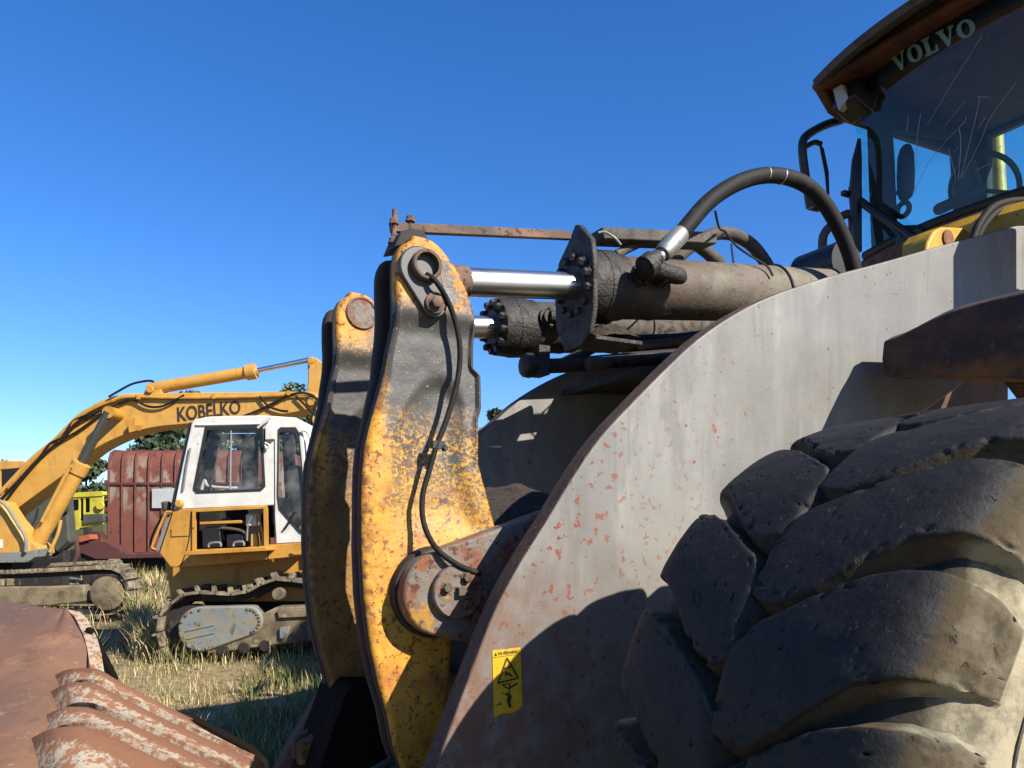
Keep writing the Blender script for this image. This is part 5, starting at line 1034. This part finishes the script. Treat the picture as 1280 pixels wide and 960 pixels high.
# lime-yellow lorry
Y4 = 31.0; V1 = empty('lorry', (at(108, 700, Y4).x, Y4, 0)); tag(V1, 'small lime yellow lorry cab beyond the raised boom cylinder', 'lorry'); vo = V1.location.copy()
plate('cab_shell', [(85, 622), (90, 618.5), (120, 616), (127, 616), (129, 620), (129, 655), (100, 660), (92, 668), (86, 664)], Y4, .08, M_lime, V1, vo, [[(88, 625), (98, 624), (98, 637), (90, 640)], [(100, 623.5), (104, 623), (104, 650), (100, 651)], [(106, 623), (112, 622.5), (112, 640), (106, 641)]]); plate('cab_back', [(86, 620), (129, 618), (129, 690), (87, 690)], Y4 + .5, .1, M_seal, V1, vo); plate('cab_roof', [(84, 618), (90, 616), (127, 614), (130, 618), (128, 620), (88, 622)], Y4 - .05, .6, M_lime, V1, vo)
plate('side_body', [(104, 643), (129, 642), (129, 652), (104, 655)], Y4 - .1, .2, M_gmach, V1, vo); plate('bonnet', [(87, 664), (130, 655), (130, 690), (87, 695)], Y4 - .1, .5, mat('olive_paint', srgb(96, 96, 56), .7), V1, vo); pin('door_mirror', (126, 632), Y4 - .05, .16, .1, M_lime, V1, vo)
for px in (95, 122): pin('wheel', (px, 700), Y4 - .15, .42, .25, M_black, V1, vo, 20)
# grey-green machine hood
Y5 = 19.0; G1 = empty('grey_machine', (at(55, 720, Y5).x, Y5, 0)); tag(G1, 'grey green machine body behind the yellow boom cylinder', 'machine'); go = G1.location.copy()
plate('hood', [(10, 640), (34, 622), (60, 600), (74, 590), (80, 598), (84, 640), (87, 678), (72, 691), (40, 690), (10, 680)], Y5, .35, M_gmach, G1, go, bev=.04)
plate('hood_window', [(66, 664), (74, 655), (74, 668), (66, 672)], Y5 - .02, .03, M_seal, G1, go, bev=.005); ptube('panel_seam', [(33, 668), (45, 648), (48, 635)], Y5 - .01, .02, M_seal, G1, go, sub=1); ptube('panel_seam', [(62, 678), (72, 689), (86, 676)], Y5 - .01, .015, M_seal, G1, go, sub=1)
ptube('exhaust_pipe', [(76, 595), (80, 620), (83, 640)], Y5 - .05, .05, M_tdark, G1, go); plate('undercarriage', [(15, 685), (80, 688), (78, 735), (18, 735)], Y5 + .1, .3, M_tdark, G1, go)
# ------------------------------------------------------------------ dirt heap on the cross tube
bm = BM(); rows = []
for i in range(34):
    rr = []
    for j in range(34):
        a, b = i / 33, j / 33; u = 0.2 + 1.1 * a; w = -1.24 + 1.15 * b
        h = 0.34 * math.sin(math.pi * (.1 + .85 * a)) ** 1.2 * math.sin(math.pi * (.05 + .9 * b)) ** .6 + 0.03 * mnoise.noise(Vector((a * 7, b * 7, 1))) + 0.015 * mnoise.noise(Vector((a * 22, b * 22, 1)))
        rr.append(Q(u, w, 1.52 + h))
    rows.append(rr)
gridmesh(bm, rows); dh = obj('dirt_heap', bm, M_dirt); dh.location = LO; dh.rotation_euler = (0, 0, TH); tag(dh, 'dark gravelly dirt heaped between the lift arms of the loader', 'dirt', kind='stuff')

# ------------------------------------------------------------------ trees
def leafmat(name, c1, c2):
    return mat(name, c1, .7, alb=0.72, layers=[dict(color=c2, scale=.8, lo=.4, hi=.65)], rnd=True)
LM = {'dark': leafmat('dark_foliage', srgb(58, 76, 40), srgb(44, 58, 34)), 'mid': leafmat('green_foliage', srgb(84, 98, 52), srgb(56, 74, 40)), 'brown': leafmat('autumn_foliage', srgb(118, 102, 66), srgb(92, 84, 54))}
M_bark = mat('bark', srgb(76, 66, 56), .9, layers=[dict(color=srgb(52, 46, 40), scale=4, lo=.45, hi=.6)])
def leaves_mesh(cent, size, rng_):
    n = len(cent); d1 = rng_.normal(size=(n, 3)); d1 /= np.linalg.norm(d1, axis=1)[:, None]; d2 = np.cross(d1, rng_.normal(size=(n, 3))); d2 /= np.linalg.norm(d2, axis=1)[:, None]
    s = (size * rng_.uniform(.6, 1.3, n))[:, None]
    v = np.stack([cent - d1 * s, cent + d2 * s * .55, cent + d1 * s, cent - d2 * s * .55], 1).reshape(-1, 3)
    me = bpy.data.meshes.new('leaves'); me.from_pydata(v.tolist(), [], np.arange(n * 4).reshape(-1, 4).tolist()); return me
def tree(px, Y, top_px, half_px, kind, label, n=5200, base=.18):
    r_ = np.random.default_rng(int(px * 7 + Y)); x = (px - 640) / F_PX * Y; H = EYE + (HORIZON - top_px) / F_PX * Y; rad = half_px / F_PX * Y
    t = empty('tree', (x, Y, 0)); tag(t, label, 'tree', 'trees beyond the yard')
    b = BM(); tube(b, [(0, 0, -.2), (.1, 0, H * .25), (-.05, .05, H * .55), (0, 0, H * .85)], [.02 * H + .08, .016 * H + .05, .01 * H + .03, .03], 8)
    for k in range(9):
        a = r_.uniform(0, 6.28); z0 = H * r_.uniform(.22, .6); l_ = rad * r_.uniform(.5, .85); tube(b, [(0, 0, z0), (math.cos(a) * l_ * .5, math.sin(a) * l_ * .5, z0 + H * .1), (math.cos(a) * l_, math.sin(a) * l_, z0 + H * .22)], [.07, .05, .02], 5)
    obj('trunk', b, M_bark, t)
    nc = 46; cl = []
    while len(cl) < nc:
        p = r_.uniform(-1, 1, 3)
        if np.dot(p, p) < 1 and (p[2] > -.75 or r_.random() < .4): cl.append(p)
    cl = np.array(cl); zc = H * (1 + base) / 2; zr = H * (1 - base) / 2
    C_ = np.stack([cl[:, 0] * rad * .85, cl[:, 1] * rad * .85, zc + cl[:, 2] * zr * .9], 1); cr = rad * r_.uniform(.22, .4, nc)
    idx = r_.integers(0, nc, n); off = r_.normal(size=(n, 3)); off /= np.linalg.norm(off, axis=1)[:, None]; off *= (r_.random(n) ** .45)[:, None]
    pts = C_[idx] + off * cr[idx][:, None] * np.array([1, 1, .75]); pts = pts[pts[:, 2] > .3]
    obj('crown', leaves_mesh(pts, .0048 * Y, r_), LM[kind], t)
tree(108, 42, 566, 40, 'dark', 'dark green tree behind the lime yellow lorry', base=.02)
tree(206, 48, 524, 44, 'dark', 'tall green tree rising just above the rusty red ribbed body', 6500)
tree(16, 55, 558, 24, 'brown', 'brownish thin leaved tree at the far left edge', 3000)
tree(78, 60, 588, 22, 'mid', 'low green tree seen under the raised boom', 3000, .05)
tree(252, 60, 478, 40, 'mid', 'tall green tree whose tip shows above the boom lettering', 5200)
tree(364, 56, 478, 46, 'mid', 'tall green tree behind the boom tip', 6500)
tree(408, 46, 528, 34, 'mid', 'green tree below the boom tip beside the white cab door', 5200, .05)
tree(322, 64, 520, 34, 'dark', 'dark green tree seen through the windows of the white cab', 4000, .05)
tree(622, 52, 498, 30, 'mid', 'green tree tip between the near yellow lever and the far lift arm', 4500, .1)
# far wood closing the horizon
r_ = np.random.default_rng(3); n = 26000; a = r_.uniform(-1.0, 1.25, n); Yw = r_.uniform(110, 135, n); hgt = 5.0 + 2.0 * np.sin(a * 23) + 1.2 * np.sin(a * 61 + 1); z = r_.random(n) ** .8 * hgt
o = obj('far_wood', leaves_mesh(np.stack([a * 110, Yw, z], 1), .6, r_), LM['mid']); tag(o, 'far wood along the horizon', 'wood', kind='stuff')

# ------------------------------------------------------------------ grass and weeds
GM = [mat('straw_grass', srgb(188, 164, 112), .8, alb=0.72), mat('pale_straw', srgb(214, 196, 150), .8, alb=0.72), mat('green_grass', srgb(104, 116, 54), .8, alb=0.72), mat('dull_green_grass', srgb(138, 130, 78), .8, alb=0.72), mat('brown_grass', srgb(132, 108, 74), .85, alb=0.72)]
def blades(n, xr, yr, hmin, hmax, wid, probs, seed, name, label, accept=None):
    r = np.random.default_rng(seed); px = r.uniform(*xr, n); py = r.uniform(*yr, n)
    # ragged patches
    Y = EYE / ((py - 660) / F_PX); X = (px - 640) / F_PX * Y
    pat = np.sin(X * 2.1 + np.sin(Y * 1.3)) * np.sin(Y * 1.7 + np.sin(X * .9) * 2) + .5 * np.sin(X * 5.3 + Y * 3.1); keep = r.random(n) < .62 + .4 * pat
    if accept is not None: keep &= accept(X, Y, r)
    X, Y, pat = X[keep], Y[keep], pat[keep]; n = len(X)
    h = r.uniform(hmin, hmax, n) * (1 + .3 * pat); az = r.uniform(0, 6.28, n); ln_ = r.uniform(.15, .9, n) * h; w = wid * r.uniform(.6, 1.4, n) * np.maximum(1, Y / 9)
    g0 = np.array([ground_z(x, y) for x, y in zip(X, Y)]); dx, dy = np.cos(az), np.sin(az); sx, sy = -dy * w, dx * w
    B = np.stack([X, Y, g0 - .02], 1); Mi = B + np.stack([dx * ln_ * .35, dy * ln_ * .35, h * .6], 1); Tp = B + np.stack([dx * ln_, dy * ln_, h], 1); S = np.stack([sx, sy, 0 * sx], 1)
    v = np.stack([B - S, B + S, Mi + S * .7, Mi - S * .7, Tp], 1).reshape(-1, 3); f = []; 
    base = np.arange(n) * 5
    quads = np.stack([base, base + 1, base + 2, base + 3], 1).tolist(); tris = np.stack([base + 3, base + 2, base + 4], 1).tolist()
    me = bpy.data.meshes.new(name); me.from_pydata(v.tolist(), [], quads + tris)
    for m_ in GM: me.materials.append(m_)
    gsel = (pat > .35); p = np.array(probs); mi = r.choice(5, n, p=p / p.sum()); mi = np.where(gsel & (r.random(n) < .5), r.choice([2, 3], n), mi)
    me.polygons.foreach_set('material_index', np.concatenate([mi, mi]).astype(np.int32))
    o = obj(name, me, None); tag(o, label, 'grass', kind='stuff'); return o
blades(70000, (-500, 620), (676, 1000), .05, .15, .004, (.4, .26, .06, .14, .14), 5, 'dry_grass', 'short dry grass over the yard ground')
blades(9000, (-300, 520), (700, 870), .2, .5, .005, (.4, .26, .08, .14, .12), 6, 'tall_dry_grass', 'taller straw coloured grass tufts between the machines', lambda X, Y, r: (np.sin(X * 1.3 + 2) * np.sin(Y * .9) > .1) & (np.abs(Y - 9.4) > .35))
blades(5200, (165, 205), (695, 830), .2, .55, .006, (.36, .22, .08, .22, .12), 8, 'weeds', 'tall weeds between the two excavators')
blades(9000, (300, 430), (850, 1000), .1, .28, .005, (.08, .04, .5, .3, .08), 9, 'green_grass', 'green grass in the shadow of the loader')
blades(2500, (185, 420), (812, 834), .12, .34, .005, (.34, .24, .14, .2, .08), 10, 'track_side_grass', 'dry grass along the foot of the sagging track')
blades(60000, (-100, 520), (690, 1000), .015, .05, .004, (.3, .16, .12, .22, .2), 12, 'matted_grass', 'matted low grass and straw lying on the soil')
